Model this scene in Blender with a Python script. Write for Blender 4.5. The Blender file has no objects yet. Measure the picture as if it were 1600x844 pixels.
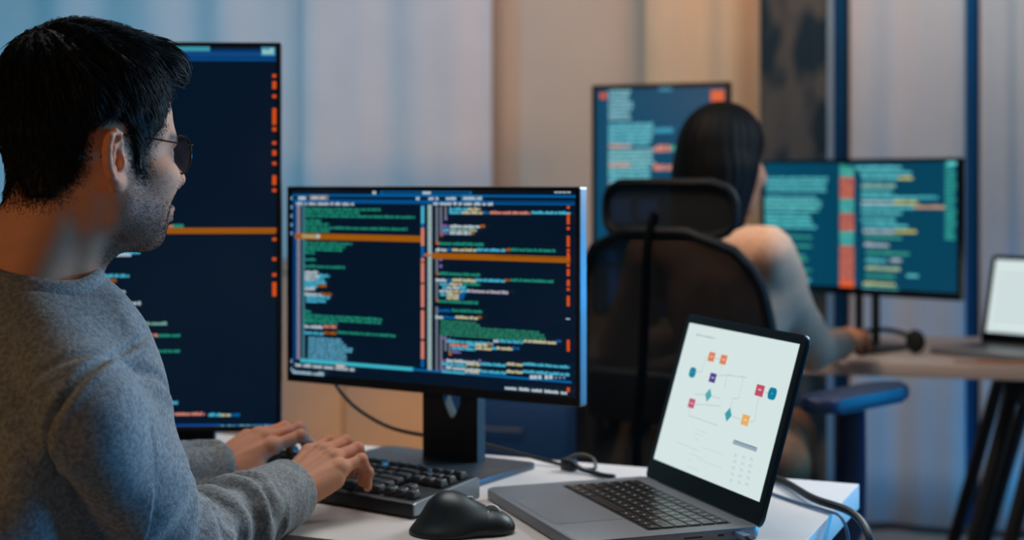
import bpy, bmesh, math, random
import numpy as np
from mathutils import Vector, Matrix

# ------------------------------------------------------------------ camera, world, lights
S = bpy.context.scene
C = S.collection
R = math.radians
CAMZ = 1.18
cam = bpy.data.cameras.new('camera'); camo = bpy.data.objects.new('camera', cam); C.objects.link(camo)
camo.location = (0, 0, CAMZ); camo.rotation_euler = (R(90), 0, 0)
cam.sensor_width = 36; cam.lens = 36 * 2300 / 1600; cam.shift_y = -132 / 1600
cam.clip_start = .05
cam.dof.use_dof = True; cam.dof.focus_distance = 1.68; cam.dof.aperture_fstop = 3.4
S.camera = camo
S.view_settings.view_transform = 'Standard'; S.view_settings.look = 'None'
S.view_settings.gamma = 1; S.view_settings.use_curve_mapping = False; S.view_settings.exposure = -0.1

w = bpy.data.worlds.new('world'); S.world = w; w.use_nodes = True
w.node_tree.nodes['Background'].inputs[0].default_value = (.04, .36, .55, 1)
w.node_tree.nodes['Background'].inputs[1].default_value = .05

def area(name, loc, target, size, watts, col, sy=None, spread=180):
    l = bpy.data.lights.new(name, 'AREA'); l.energy = watts; l.color = col; l.size = size
    if sy: l.shape = 'RECTANGLE'; l.size_y = sy
    l.spread = R(spread)
    o = bpy.data.objects.new(name, l); C.objects.link(o); o.location = loc
    o.rotation_euler = (Vector(target) - Vector(loc)).to_track_quat('-Z', 'Y').to_euler()
    return o
area('ceiling_light', (-.1, 2.5, 2.7), (0, 2.5, 0), 1.2, 12, (.95, .95, .94), None, 110)
area('blue_light_right', (2.4, 2.5, .82), (0, 1.9, .70), .8, 15, (.0, .42, 1), .6, 90)
area('cool_light_right', (1.22, 2.85, 1.75), (-.4, 1.75, .95), .7, 15, (.76, .91, 1), None, 120)
area('warm_light_left', (-1.9, .3, 1.6), (-.5, 1.6, 1.0), .5, 7, (1, .52, .16))
area('warm_light_behind', (.2, -.6, 2.2), (.3, 3.4, .7), 1.0, 2.5, (1, .70, .46))
area('warm_shoulder_fill', (-.1, 2.7, 2.4), (.5, 3.15, 1.0), .25, 2.6, (1, .55, .25), None, 80)  # added fill, warms the second person's shoulder; no lamp stands here
area('cyan_wall_light', (-2.3, 3.9, 1.3), (-2.0, 5.8, 1.4), .6, 22, (.0, .58, 1), 1.2)
area('curtain_light', (-.5, 4.0, 2.7), (-.6, 5.7, 1.6), 1.6, 12, (.86, .93, 1.0), .3)
area('pink_curtain_light', (.7, 3.9, 2.4), (-.9, 5.8, 1.5), .3, 1.8, (1, .66, .56), .3, 90)
area('amber_wall_light', (.75, 4.6, 2.6), (.75, 5.3, 1.3), .25, 4.6, (1, .40, .11), .25)
area('curtain_light_right', (1.55, 4.0, 2.9), (1.5, 5.1, 1.6), .9, 3.6, (.78, .95, 1), .3, 90)
area('blue_wall_light', (2.1, 4.1, .3), (1.2, 5.05, .30), .6, 3.2, (.0, .38, .90), .3, 140)
area('warm_low_fill', (-.55, 4.2, .25), (-.3, 5.6, .65), .5, 6, (1, .50, .13), .2)  # added fill near the floor, warms the lower curtain

# ------------------------------------------------------------------ helpers
def srgb(r, g, b):
    f = lambda c: (c / 255 / 12.92) if c <= 10 else ((c / 255 + .055) / 1.055) ** 2.4
    return (f(r), f(g), f(b), 1)

def mat(name, col, rough=.6, metal=0., noise=0., nscale=40., bump=0., bscale=200., spec=.5, trans=0., sheen=0., sss=0., coat=0.):
    m = bpy.data.materials.new(name); m.use_nodes = True
    nt = m.node_tree; b = nt.nodes['Principled BSDF']
    b.inputs['Base Color'].default_value = col; b.inputs['Roughness'].default_value = rough
    b.inputs['Metallic'].default_value = metal; b.inputs['Specular IOR Level'].default_value = spec
    b.inputs['Coat Weight'].default_value = coat
    if sheen: b.inputs['Sheen Weight'].default_value = sheen
    if sss:
        b.inputs['Subsurface Weight'].default_value = sss; b.inputs['Subsurface Radius'].default_value = (.012, .004, .002)
        b.inputs['Subsurface Scale'].default_value = 1
    tc = nt.nodes.new('ShaderNodeTexCoord')
    if noise:
        n = nt.nodes.new('ShaderNodeTexNoise'); n.inputs['Scale'].default_value = nscale; n.inputs['Detail'].default_value = 5
        nt.links.new(tc.outputs['Object'], n.inputs['Vector'])
        mx = nt.nodes.new('ShaderNodeMix'); mx.data_type = 'RGBA'
        mx.inputs[6].default_value = tuple(c * (1 - noise) for c in col[:3]) + (1,)
        mx.inputs[7].default_value = tuple(min(1, c * (1 + noise)) for c in col[:3]) + (1,)
        rr = nt.nodes.new('ShaderNodeMapRange'); rr.inputs[1].default_value = .35; rr.inputs[2].default_value = .65
        nt.links.new(n.outputs[0], rr.inputs[0]); nt.links.new(rr.outputs[0], mx.inputs[0])
        nt.links.new(mx.outputs[2], b.inputs['Base Color'])
    if bump:
        n2 = nt.nodes.new('ShaderNodeTexNoise'); n2.inputs['Scale'].default_value = bscale; n2.inputs['Detail'].default_value = 3
        nt.links.new(tc.outputs['Object'], n2.inputs['Vector'])
        bp = nt.nodes.new('ShaderNodeBump'); bp.inputs['Strength'].default_value = bump; bp.inputs['Distance'].default_value = .002
        nt.links.new(n2.outputs[0], bp.inputs['Height']); nt.links.new(bp.outputs[0], b.inputs['Normal'])
    if trans:
        out = nt.nodes['Material Output']; t = nt.nodes.new('ShaderNodeBsdfTransparent'); ms = nt.nodes.new('ShaderNodeMixShader')
        ms.inputs[0].default_value = trans
        nt.links.new(b.outputs[0], ms.inputs[1]); nt.links.new(t.outputs[0], ms.inputs[2]); nt.links.new(ms.outputs[0], out.inputs[0])
    return m

def attr_mat(name, rough=.5, emit=False, estr=1., sss=0., bump=0., bscale=400., spec=.5, coat=0.):
    m = bpy.data.materials.new(name); m.use_nodes = True
    nt = m.node_tree; b = nt.nodes['Principled BSDF']; a = nt.nodes.new('ShaderNodeAttribute'); a.attribute_name = 'Col'
    b.inputs['Roughness'].default_value = rough; b.inputs['Specular IOR Level'].default_value = spec; b.inputs['Coat Weight'].default_value = coat
    if emit:
        b.inputs['Base Color'].default_value = (.004, .006, .01, 1)
        nt.links.new(a.outputs['Color'], b.inputs['Emission Color']); b.inputs['Emission Strength'].default_value = estr
    else:
        nt.links.new(a.outputs['Color'], b.inputs['Base Color'])
    if sss:
        b.inputs['Subsurface Weight'].default_value = sss; b.inputs['Subsurface Radius'].default_value = (.010, .0035, .002)
        b.inputs['Subsurface Scale'].default_value = 1
    if bump:
        tc = nt.nodes.new('ShaderNodeTexCoord')
        n2 = nt.nodes.new('ShaderNodeTexNoise'); n2.inputs['Scale'].default_value = bscale
        nt.links.new(tc.outputs['Object'], n2.inputs['Vector'])
        bp = nt.nodes.new('ShaderNodeBump'); bp.inputs['Strength'].default_value = bump; bp.inputs['Distance'].default_value = .001
        nt.links.new(n2.outputs[0], bp.inputs['Height']); nt.links.new(bp.outputs[0], b.inputs['Normal'])
    return m

M = {}
M['black'] = mat('black_plastic', srgb(16, 24, 30), .42, noise=.15)
M['black_matte'] = mat('black_matte', srgb(12, 19, 24), .7, noise=.15, bump=.2)
M['bezel'] = mat('screen_bezel', srgb(7, 14, 20), .3, spec=.4)
M['steel'] = mat('blue_grey_edge', srgb(120, 130, 140), .35, .6)
M['table'] = mat('table_laminate', srgb(205, 194, 188), .45, noise=.04, nscale=6)
M['table_edge'] = mat('table_edge_band', srgb(198, 196, 196), .5)
M['grey_metal'] = mat('space_grey_aluminium', srgb(132, 136, 142), .45, .45, noise=.05, nscale=300)
M['key'] = mat('keycap_plastic', srgb(24, 30, 36), .38, spec=.8)
M['litside'] = mat('keyboard_lit_side', srgb(150, 160, 170), .4, .3)  # paler than the case: light from the side is put into this colour
M['keycase'] = mat('keyboard_case', srgb(12, 17, 22), .45)
M['mousem'] = mat('mouse_rubber', srgb(20, 32, 36), .42, noise=.1, bump=.05, spec=.6)
M['white'] = mat('white_plastic', srgb(205, 205, 205), .4)
M['cable'] = mat('cable_rubber', srgb(14, 22, 26), .45)
M['cable_blue'] = mat('pale_cable', srgb(90, 120, 150), .5)
M['screen'] = attr_mat('screen_pixels', .25, True, 1.0, spec=.25)
M['skin'] = attr_mat('skin', .58, sss=.10, bump=.25, bscale=900, spec=.25)
M['lens'] = mat('spectacle_lens', srgb(8, 34, 44), .05, trans=.72, spec=.8)
M['chairmesh'] = mat('chair_mesh', srgb(2, 13, 21), .9, trans=.20)
M['navy'] = mat('navy_panel', srgb(6, 66, 118), .6)
M['paper'] = mat('paper', srgb(210, 212, 216), .6)
M['tan'] = mat('tan_cloth', srgb(150, 96, 60), .8, noise=.35, nscale=14, bump=.6, bscale=60)
M['denim'] = mat('dark_trousers', srgb(28, 34, 44), .85, noise=.15, nscale=90)

def tag(o, label=None, cat=None, group=None, kind=None):
    if label: o['label'] = label
    if cat: o['category'] = cat
    if group: o['group'] = group
    if kind: o['kind'] = kind
    return o

def thing(name, label, cat, loc=(0, 0, 0), rz=0., group=None):
    o = bpy.data.objects.new(name, None); C.objects.link(o); o.location = loc; o.rotation_euler = (0, 0, rz)
    o.empty_display_size = .05
    return tag(o, label, cat, group)

def link(name, me, m, parent=None, label=None):
    o = bpy.data.objects.new(name, me); C.objects.link(o)
    if m and not me.materials: me.materials.append(m)
    if parent: o.parent = parent
    if label: o['label'] = label
    return o

def shade(me, ang=35):
    for p in me.polygons: p.use_smooth = True
    try: me.set_sharp_from_angle(angle=R(ang))
    except Exception: pass

def fin(name, bm, m, parent=None, smooth=True, label=None, ang=35):
    bmesh.ops.recalc_face_normals(bm, faces=bm.faces)
    me = bpy.data.meshes.new(name); bm.to_mesh(me); bm.free()
    if smooth: shade(me, ang)
    return link(name, me, m, parent, label)

def add_box(bm, c, s, bev=0., seg=2, rot=None, taper=None):
    """box centre c, full size s, optional bevel; taper scales the top in x,y"""
    r = bmesh.ops.create_cube(bm, size=1)
    vs = r['verts']
    for v in vs:
        v.co = Vector((v.co.x * s[0], v.co.y * s[1], v.co.z * s[2]))
        if taper and v.co.z > 0: v.co.x *= taper[0]; v.co.y *= taper[1]
    if bev:
        es = list({e for v in vs for e in v.link_edges})
        rr = bmesh.ops.bevel(bm, geom=es, offset=bev, segments=seg, profile=.5, affect='EDGES')
        vs = list({v for f in rr['faces'] for v in f.verts} | {v for v in vs if v.is_valid})
    if rot is not None:
        for v in vs: v.co = rot @ v.co
    for v in vs: v.co += Vector(c)
    return vs

def add_prism(bm, pts, z0, z1, bev=0.):
    """extrude polygon pts in xy from z0 to z1"""
    lo = [bm.verts.new((p[0], p[1], z0)) for p in pts]; hi = [bm.verts.new((p[0], p[1], z1)) for p in pts]
    n = len(pts); fs = [bm.faces.new(lo[::-1]), bm.faces.new(hi)]
    for i in range(n): fs.append(bm.faces.new((lo[i], lo[(i + 1) % n], hi[(i + 1) % n], hi[i])))
    if bev:
        es = [e for e in set(fs[0].edges) | set(fs[1].edges)]
        bmesh.ops.bevel(bm, geom=es, offset=bev, segments=2, profile=.5, affect='EDGES')

def rrect(wd, ht, r, n=5):
    pts = []
    for cx, cy, a0 in ((wd / 2 - r, ht / 2 - r, 0), (-wd / 2 + r, ht / 2 - r, 90), (-wd / 2 + r, -ht / 2 + r, 180), (wd / 2 - r, -ht / 2 + r, 270)):
        for i in range(n + 1):
            a = R(a0 + 90 * i / n); pts.append((cx + r * math.cos(a), cy + r * math.sin(a)))
    return pts

def smooth_path(pts, n=8):
    P = [Vector(p) for p in pts]; out = []
    for i in range(len(P) - 1):
        p0 = P[max(i - 1, 0)]; p1 = P[i]; p2 = P[i + 1]; p3 = P[min(i + 2, len(P) - 1)]
        for j in range(n):
            t = j / n
            out.append(.5 * ((2 * p1) + (p2 - p0) * t + (2 * p0 - 5 * p1 + 4 * p2 - p3) * t * t + (-p0 + 3 * p1 - 3 * p2 + p3) * t ** 3))
    out.append(P[-1]); return out

def add_tube(bm, pts, r, seg=10, closed=False, flat=1.):
    """tube along pts; r a number or list"""
    n = len(pts); P = [Vector(p) for p in pts]
    rs = r if isinstance(r, (list, tuple)) else [r] * n
    rings = []; up = None
    for i in range(n):
        t = (P[(i + 1) % n] - P[i - 1]) if closed else (P[min(i + 1, n - 1)] - P[max(i - 1, 0)])
        t.normalize()
        if up is None:
            up = Vector((0, 0, 1)) if abs(t.z) < .9 else Vector((1, 0, 0))
        s = t.cross(up).normalized(); up = s.cross(t).normalized()
        rings.append([bm.verts.new(P[i] + rs[i] * (math.cos(2 * math.pi * k / seg) * s + flat * math.sin(2 * math.pi * k / seg) * up)) for k in range(seg)])
    for i in range(n if closed else n - 1):
        a, b = rings[i], rings[(i + 1) % n]
        for k in range(seg): bm.faces.new((a[k], a[(k + 1) % seg], b[(k + 1) % seg], b[k]))
    if not closed: bm.faces.new(rings[0][::-1]); bm.faces.new(rings[-1])

def add_lathe(bm, prof, c=(0, 0, 0), seg=24):
    rings = []
    for r, z in prof:
        rings.append([bm.verts.new((c[0] + max(r, 1e-4) * math.cos(2 * math.pi * k / seg), c[1] + max(r, 1e-4) * math.sin(2 * math.pi * k / seg), c[2] + z)) for k in range(seg)])
    for a, b in zip(rings, rings[1:]):
        for k in range(seg): bm.faces.new((a[k], a[(k + 1) % seg], b[(k + 1) % seg], b[k]))
    bm.faces.new(rings[0][::-1]); bm.faces.new(rings[-1])

def fixmesh(name, verts, faces, cols=None):
    me = bpy.data.meshes.new(name)
    nv, nf = len(verts), len(faces)
    me.vertices.add(nv); me.vertices.foreach_set('co', np.asarray(verts, np.float32).ravel())
    k = faces.shape[1]
    me.loops.add(nf * k); me.loops.foreach_set('vertex_index', faces.astype(np.int32).ravel())
    me.polygons.add(nf); me.polygons.foreach_set('loop_start', np.arange(0, nf * k, k, dtype=np.int32))
    me.polygons.foreach_set('loop_total', np.full(nf, k, np.int32))
    me.polygons.foreach_set('use_smooth', np.ones(nf, bool))
    me.update(calc_edges=True); me.validate()
    if cols is not None:
        a = me.color_attributes.new('Col', 'FLOAT_COLOR', 'POINT')
        c4 = np.ones((nv, 4), np.float32); c4[:, :3] = cols; a.data.foreach_set('color', c4.ravel())
    return me

# ------------------------------------------------------------------ smooth solids (distance fields turned into meshes)
def smin(a, b, k):
    if k <= 0: return np.minimum(a, b)
    h = np.maximum(k - np.abs(a - b), 0) / k
    return np.minimum(a, b) - h * h * k * .25

class SDF:
    def __init__(s, lo, hi, h):
        s.lo = np.array(lo, float); s.h = h
        s.n = np.ceil((np.array(hi, float) - s.lo) / h).astype(int) + 1
        s.ax = [(s.lo[i] + np.arange(s.n[i]) * h).astype(np.float32) for i in range(3)]
        s.d = np.full(tuple(s.n), .5, np.float32)
    def like(s):
        o = SDF.__new__(SDF); o.lo, o.h, o.n, o.ax = s.lo, s.h, s.n, s.ax; o.d = np.full(tuple(s.n), .5, np.float32); return o
    def sub(s, lo, hi):
        a = np.clip(np.floor((np.array(lo) - s.lo) / s.h).astype(int), 0, s.n); b = np.clip(np.ceil((np.array(hi) - s.lo) / s.h).astype(int) + 1, 0, s.n)
        sl = tuple(slice(a[i], b[i]) for i in range(3))
        return sl, s.ax[0][sl[0]][:, None, None], s.ax[1][sl[1]][None, :, None], s.ax[2][sl[2]][None, None, :]
    def put(s, f, lo, hi, k, mode):
        mg = k + 3 * s.h
        sl, X, Y, Z = s.sub(np.array(lo) - mg, np.array(hi) + mg)
        if 0 in s.d[sl].shape: return s
        v = f(X, Y, Z); d = s.d[sl]
        if mode == 'u': s.d[sl] = smin(d, v, k)
        elif mode == 's': s.d[sl] = -smin(-d, v, k)
        return s
    def ell(s, c, r, k=.01, mode='u', rot=None):
        c = np.array(c, float); r = np.array(r, float); mr = r.max()
        Rm = np.array(rot.to_matrix() if hasattr(rot, 'to_matrix') else rot) if rot is not None else None
        def f(X, Y, Z):
            x, y, z = X - c[0], Y - c[1], Z - c[2]
            if Rm is not None:
                x, y, z = (x * Rm[0, 0] + y * Rm[1, 0] + z * Rm[2, 0]), (x * Rm[0, 1] + y * Rm[1, 1] + z * Rm[2, 1]), (x * Rm[0, 2] + y * Rm[1, 2] + z * Rm[2, 2])
            k0 = np.sqrt((x / r[0]) ** 2 + (y / r[1]) ** 2 + (z / r[2]) ** 2)
            k1 = np.sqrt((x / r[0] ** 2) ** 2 + (y / r[1] ** 2) ** 2 + (z / r[2] ** 2) ** 2) + 1e-9
            return k0 * (k0 - 1) / k1
        e = r if Rm is None else np.array([mr] * 3)
        return s.put(f, c - e, c + e, k, mode)
    def cap(s, a, b, ra, rb=None, k=.01, mode='u', sc=None):
        rb = ra if rb is None else rb
        a = np.array(a, float); b = np.array(b, float); ab = b - a; L = max((ab ** 2).sum(), 1e-9)
        def f(X, Y, Z):
            x, y, z = X - a[0], Y - a[1], Z - a[2]
            t = np.clip((x * ab[0] + y * ab[1] + z * ab[2]) / L, 0, 1)
            return np.sqrt((x - t * ab[0]) ** 2 + (y - t * ab[1]) ** 2 + (z - t * ab[2]) ** 2) - (ra + (rb - ra) * t)
        m = max(ra, rb)
        return s.put(f, np.minimum(a, b) - m, np.maximum(a, b) + m, k, mode)
    def chain(s, pts, rs, k=.005, mode='u'):
        for i in range(len(pts) - 1): s.cap(pts[i], pts[i + 1], rs[i], rs[i + 1], k, mode)
        return s
    def half(s, p, n, k=.004):
        """keep the side of the plane away from n"""
        n = np.array(n, float); n /= np.linalg.norm(n); X, Y, Z = s.ax[0][:, None, None], s.ax[1][None, :, None], s.ax[2][None, None, :]
        v = (X - p[0]) * n[0] + (Y - p[1]) * n[1] + (Z - p[2]) * n[2]
        s.d = -smin(-s.d, -v.astype(np.float32), k); return s
    def sample(s, P):
        q = (P - s.lo) / s.h; q = np.clip(q, 0, s.n - 1.001); i = q.astype(int); f = q - i; out = 0
        for dx in (0, 1):
            for dy in (0, 1):
                for dz in (0, 1):
                    wt = (f[:, 0] if dx else 1 - f[:, 0]) * (f[:, 1] if dy else 1 - f[:, 1]) * (f[:, 2] if dz else 1 - f[:, 2])
                    out = out + wt * s.d[i[:, 0] + dx, i[:, 1] + dy, i[:, 2] + dz]
        return out
    def grad(s, P, e=None):
        e = e or s.h; g = np.stack([s.sample(P + np.eye(3)[i] * e) - s.sample(P - np.eye(3)[i] * e) for i in range(3)], 1)
        return g / (np.linalg.norm(g, axis=1, keepdims=True) + 1e-9)
    def mesh(s):
        d = s.d; n = s.n
        ins = d < 0
        c = np.zeros(tuple(n - 1), np.int8)
        for dx in (0, 1):
            for dy in (0, 1):
                for dz in (0, 1): c += ins[dx:n[0] - 1 + dx, dy:n[1] - 1 + dy, dz:n[2] - 1 + dz]
        idx = np.argwhere((c > 0) & (c < 8))
        vid = np.full(tuple(n - 1), -1, np.int32); vid[idx[:, 0], idx[:, 1], idx[:, 2]] = np.arange(len(idx))
        corners = [(a, b, e) for a in (0, 1) for b in (0, 1) for e in (0, 1)]
        val = {q: d[idx[:, 0] + q[0], idx[:, 1] + q[1], idx[:, 2] + q[2]].astype(float) for q in corners}
        acc = np.zeros((len(idx), 3)); cnt = np.zeros(len(idx))
        for q in corners:
            for ax in range(3):
                if q[ax] == 0:
                    q2 = list(q); q2[ax] = 1; q2 = tuple(q2); a, b = val[q], val[q2]
                    m = (a < 0) != (b < 0); t = np.where(m, a / np.where(m, a - b, 1), 0)
                    p = np.array(q, float)[None, :].repeat(len(idx), 0); p[:, ax] += t
                    acc[m] += p[m]; cnt[m] += 1
        V = s.lo + (idx + acc / cnt[:, None]) * s.h
        F = []
        for ax in range(3):
            o = [i for i in range(3) if i != ax]
            sl0 = [slice(None)] * 3; sl1 = [slice(None)] * 3; sl0[ax] = slice(0, n[ax] - 1); sl1[ax] = slice(1, n[ax])
            a = ins[tuple(sl0)]; b = ins[tuple(sl1)]
            e = np.argwhere(a != b)
            e = e[(e[:, o[0]] > 0) & (e[:, o[1]] > 0) & (e[:, o[0]] < n[o[0]] - 1) & (e[:, o[1]] < n[o[1]] - 1)]
            if not len(e): continue
            qs = []
            for du, dv in ((-1, -1), (0, -1), (0, 0), (-1, 0)):
                cc = e.copy(); cc[:, o[0]] += du; cc[:, o[1]] += dv; qs.append(vid[cc[:, 0], cc[:, 1], cc[:, 2]])
            f = np.stack(qs, 1); fl = a[e[:, 0], e[:, 1], e[:, 2]]
            if ax == 1: fl = ~fl
            f[~fl] = f[~fl][:, ::-1]; F.append(f)
        F = np.concatenate(F); F = F[(F >= 0).all(1)]
        return V, F

def xf(V, M4):
    A = np.array(M4); return V @ A[:3, :3].T + A[:3, 3]

def frame(o, fx, up=(0, 0, 1)):
    """matrix with x axis along fx, z near up"""
    x = Vector(fx).normalized(); y = Vector(up).cross(x).normalized(); z = x.cross(y)
    m = Matrix((x, y, z)).transposed().to_4x4(); m.translation = Vector(o); return m

def vnoise(P, sc, seed=0):
    """cheap smooth pseudo noise from sines"""
    rs = np.random.RandomState(seed); out = 0
    for i in range(6):
        k = rs.normal(size=3) * sc * (1 + .35 * i); out = out + np.sin(P @ k + rs.uniform(0, 6.28)) / (1 + .5 * i)
    return out / 3

def join_vf(parts):
    V = []; F = []; K = []; o = 0
    for v, f, c in parts: V.append(v); F.append(f + o); K.append(c); o += len(v)
    return np.concatenate(V), np.concatenate(F), np.concatenate(K)

# ------------------------------------------------------------------ the room
def wallpt(s, off=0.):       # s metres along the back wall, off metres in front of it
    return Vector((1.54 + .955 * s - .296 * off, 5.07 - .296 * s - .955 * off, 0))
WANG = math.atan2(-.296, .955)
def struct(o): o['kind'] = 'structure'; return o
M['wall'] = mat('painted_wall', srgb(205, 188, 172), .8, noise=.03, nscale=3, bump=.05)
M['floor'] = mat('grey_carpet_floor', srgb(150, 146, 142), .85, noise=.15, nscale=60, bump=.4, bscale=300)
M['skirt'] = mat('skirting_paint', srgb(200, 196, 190), .55)
bm = bmesh.new(); a, b = wallpt(-5.4), wallpt(2.6); a2, b2 = wallpt(-5.4, -.12), wallpt(2.6, -.12)
add_prism(bm, [a[:2], b[:2], b2[:2], a2[:2]], 0, 2.95); struct(fin('wall_back', bm, M['wall'], smooth=False))
bm = bmesh.new(); a, b = wallpt(2.6), wallpt(2.6, 7.6); add_prism(bm, [a[:2], b[:2], (b.x + .12, b.y), (a.x + .12, a.y)], 0, 2.95)
struct(fin('wall_right', bm, M['wall'], smooth=False))
bm = bmesh.new(); a, b = wallpt(-5.4), wallpt(-5.4, 7.6); add_prism(bm, [a[:2], b[:2], (b.x - .12, b.y), (a.x - .12, a.y)], 0, 2.95)
struct(fin('wall_left', bm, M['wall'], smooth=False))
bm = bmesh.new(); q = [wallpt(-5.6, -.2), wallpt(2.9, -.2), wallpt(2.9, 7.7), wallpt(-5.6, 7.7)]
add_prism(bm, [p[:2] for p in q], -.08, 0); struct(fin('floor', bm, M['floor'], smooth=False))
bm = bmesh.new(); add_prism(bm, [p[:2] for p in (wallpt(-5.4, .018), wallpt(2.58, .018), wallpt(2.58, 0), wallpt(-5.4, 0))], 0, .10, .003)
struct(fin('baseboard_back', bm, M['skirt'], smooth=False))

def wall_s(u, off=.12):      # where a sight line at column u meets the curtain line
    a = wallpt(0, off); k = (u - 800) / 2300
    return (a.x - k * a.y) / (-.955 - .296 * k) if False else (k * a.y - a.x) / (.955 + .296 * k)

M['sheer'] = mat('sheer_curtain', srgb(214, 210, 214), .85, noise=.03, nscale=5, sheen=.2)
M['cream'] = mat('warm_tinted_curtain', srgb(222, 196, 164), .85, noise=.03, nscale=5)  # more orange than the sheer: warm light is put into this colour
M['bluegap'] = mat('blue_gap_fill', srgb(0, 92, 150), .8, noise=.06, nscale=5)  # sheet put in for the blue showing through gaps between curtains
def pattern_mat():
    m = mat('patterned_drape', srgb(52, 62, 66), .8); nt = m.node_tree; b = nt.nodes['Principled BSDF']
    tc = nt.nodes.new('ShaderNodeTexCoord'); mp = nt.nodes.new('ShaderNodeMapping'); mp.inputs['Scale'].default_value = (7, 7, 3.2)
    n = nt.nodes.new('ShaderNodeTexNoise'); n.inputs['Scale'].default_value = 1.4; n.inputs['Detail'].default_value = 1
    r = nt.nodes.new('ShaderNodeValToRGB'); r.color_ramp.elements[0].position = .42; r.color_ramp.elements[0].color = srgb(14, 44, 58)
    r.color_ramp.elements[1].position = .56; r.color_ramp.elements[1].color = srgb(92, 88, 84)
    nt.links.new(tc.outputs['Object'], mp.inputs[0]); nt.links.new(mp.outputs[0], n.inputs['Vector'])
    nt.links.new(n.outputs[0], r.inputs[0]); nt.links.new(r.outputs[0], b.inputs['Base Color']); return m
M['pattern'] = pattern_mat()

def curtain(u0, u1, m, label, off=.12, amp=.035, period=.17, seed=1, z1=2.75, z0=.03, group='curtains along the back wall'):
    s0, s1 = wall_s(u0, off), wall_s(u1, off); rs = random.Random(seed)
    n = max(24, int((s1 - s0) / .008)); V = []; nz = 14
    ph = [rs.uniform(0, 6.28) for _ in range(4)]
    for i in range(n + 1):
        s = s0 + (s1 - s0) * i / n
        for j in range(nz + 1):
            z = z0 + (z1 - z0) * j / nz; fl = 1.0 - .35 * j / nz
            x = (s - s0) / period * 2 * math.pi
            sh = .25 * math.sin(z * 1.3 + ph[2])
            o = amp * fl * (.60 * math.sin(x + sh + 1.1 * math.sin(x * .23 + ph[0])) + .36 * math.sin(x * .47 + ph[1]) + .16 * math.sin(1.9 * x + ph[3] + sh))
            p = wallpt(s, off + o); V.append((p.x, p.y, z))
    F = [(i * (nz + 1) + j, (i + 1) * (nz + 1) + j, (i + 1) * (nz + 1) + j + 1, i * (nz + 1) + j + 1) for i in range(n) for j in range(nz)]
    me = fixmesh('curtain', np.array(V), np.array(F))
    o = link('curtain', me, m); md = o.modifiers.new('thick', 'SOLIDIFY'); md.thickness = .003; md.offset = 0
    tag(o, label, 'curtain', group)
    rod = None
    return o
curtain(-260, 470, M['sheer'], 'pale sheer curtain behind the seated man, leftmost at the back wall', seed=3, period=.46, amp=.045)
curtain(476, 766, M['sheer'], 'pale sheer curtain behind the wide code monitor, beside the bare wall', seed=7, period=.38, amp=.04)
curtain(1006, 1196, M['cream'], 'pale curtain coloured with warm light behind the far upright monitor, left of the dark drape', seed=5, period=.24, amp=.03)
curtain(1188, 1292, M['pattern'], 'dark patterned drape hanging above the far monitors', off=.2, seed=9, period=.2, amp=.03)
curtain(1280, 1302, M['sheer'], 'narrow strip of pale curtain between dark drape and blue gap', seed=4, period=.09, amp=.015)
curtain(1292, 1336, M['bluegap'], 'narrow deep blue strip filling the curtain gap right of the dark drape', off=.085, seed=6, period=.1, amp=.008)
curtain(1328, 1508, M['sheer'], 'wide grey pleated curtain above the far landscape monitor', seed=8, period=.27, amp=.04)
curtain(1500, 1540, M['bluegap'], 'deep blue strip filling the curtain gap left of the far laptop', off=.085, seed=2, period=.1, amp=.008)
curtain(1531, 1760, M['sheer'], 'grey pleated curtain at the right edge behind the far laptop', seed=12, period=.15, amp=.035)

# ------------------------------------------------------------------ desks
def desk_root(name, corner, ang, L, D, label):
    x = Vector((math.cos(ang), math.sin(ang), 0)); y = Vector((-math.sin(ang), math.cos(ang), 0))
    c = Vector(corner) - x * L / 2 - y * D / 2
    return thing(name, label, 'desk', (c.x, c.y, 0), ang)
L, D = 1.62, .60
desk = desk_root('desk', (.512, 2.17, 0), R(-23), L, D, 'white-topped desk in the foreground carrying the keyboard and open laptop')
bm = bmesh.new(); add_box(bm, (0, 0, .722), (L, D, .036), .0015, 2); fin('desktop', bm, M['table'], desk)
for sx in (-1, 1):
    bm = bmesh.new(); add_box(bm, (sx * (L / 2 - .2), 0, .69), (.06, D - .16, .028), .003)
    fin('support_rail', bm, M['black_matte'], desk)
    for sy in (-1, 1):
        bm = bmesh.new(); x0 = sx * (L / 2 - .2)
        add_tube(bm, [(x0, sy * .14, .68), (x0, sy * .25, .012)], .018, 12); add_lathe(bm, [(.022, 0), (.022, .015)], (x0, sy * .25, 0), 14)
        fin('leg', bm, M['black'], desk)

FL, FD = 1.75, .72
FANG = R(-15); fx = Vector((math.cos(FANG), math.sin(FANG), 0)); fy = Vector((-math.sin(FANG), math.cos(FANG), 0))
fc = Vector((.80, 3.67, 0)) + fx * (FL / 2 - .72) + fy * FD / 2
fdesk = thing('desk', 'white desk at the back with slanted black legs, below the far monitors', 'desk', (fc.x, fc.y, 0), FANG)
bm = bmesh.new(); add_box(bm, (0, 0, .724), (FL, FD, .032), .002, 2); fin('desktop', bm, M['table'], fdesk)
for lx, dx in ((.285, -.17), (-.70, -.17)):
    bm = bmesh.new(); add_box(bm, (lx + .03, 0, .695), (.13, FD - .3, .024), .003); fin('support_rail', bm, M['black_matte'], fdesk)
    for sy in (-1, 1):
        bm = bmesh.new()
        for k in (0, .085):
            add_tube(bm, [(lx + k, sy * .2, .685), (lx + k + dx, sy * .31, .012)], .019, 8)
        add_box(bm, (lx + .035, sy * .2, .66), (.12, .03, .06), .004)
        add_box(bm, (lx + .0425 + dx, sy * .31, .006), (.14, .045, .012), .002)
        fin('leg', bm, M['black'], fdesk)
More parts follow.
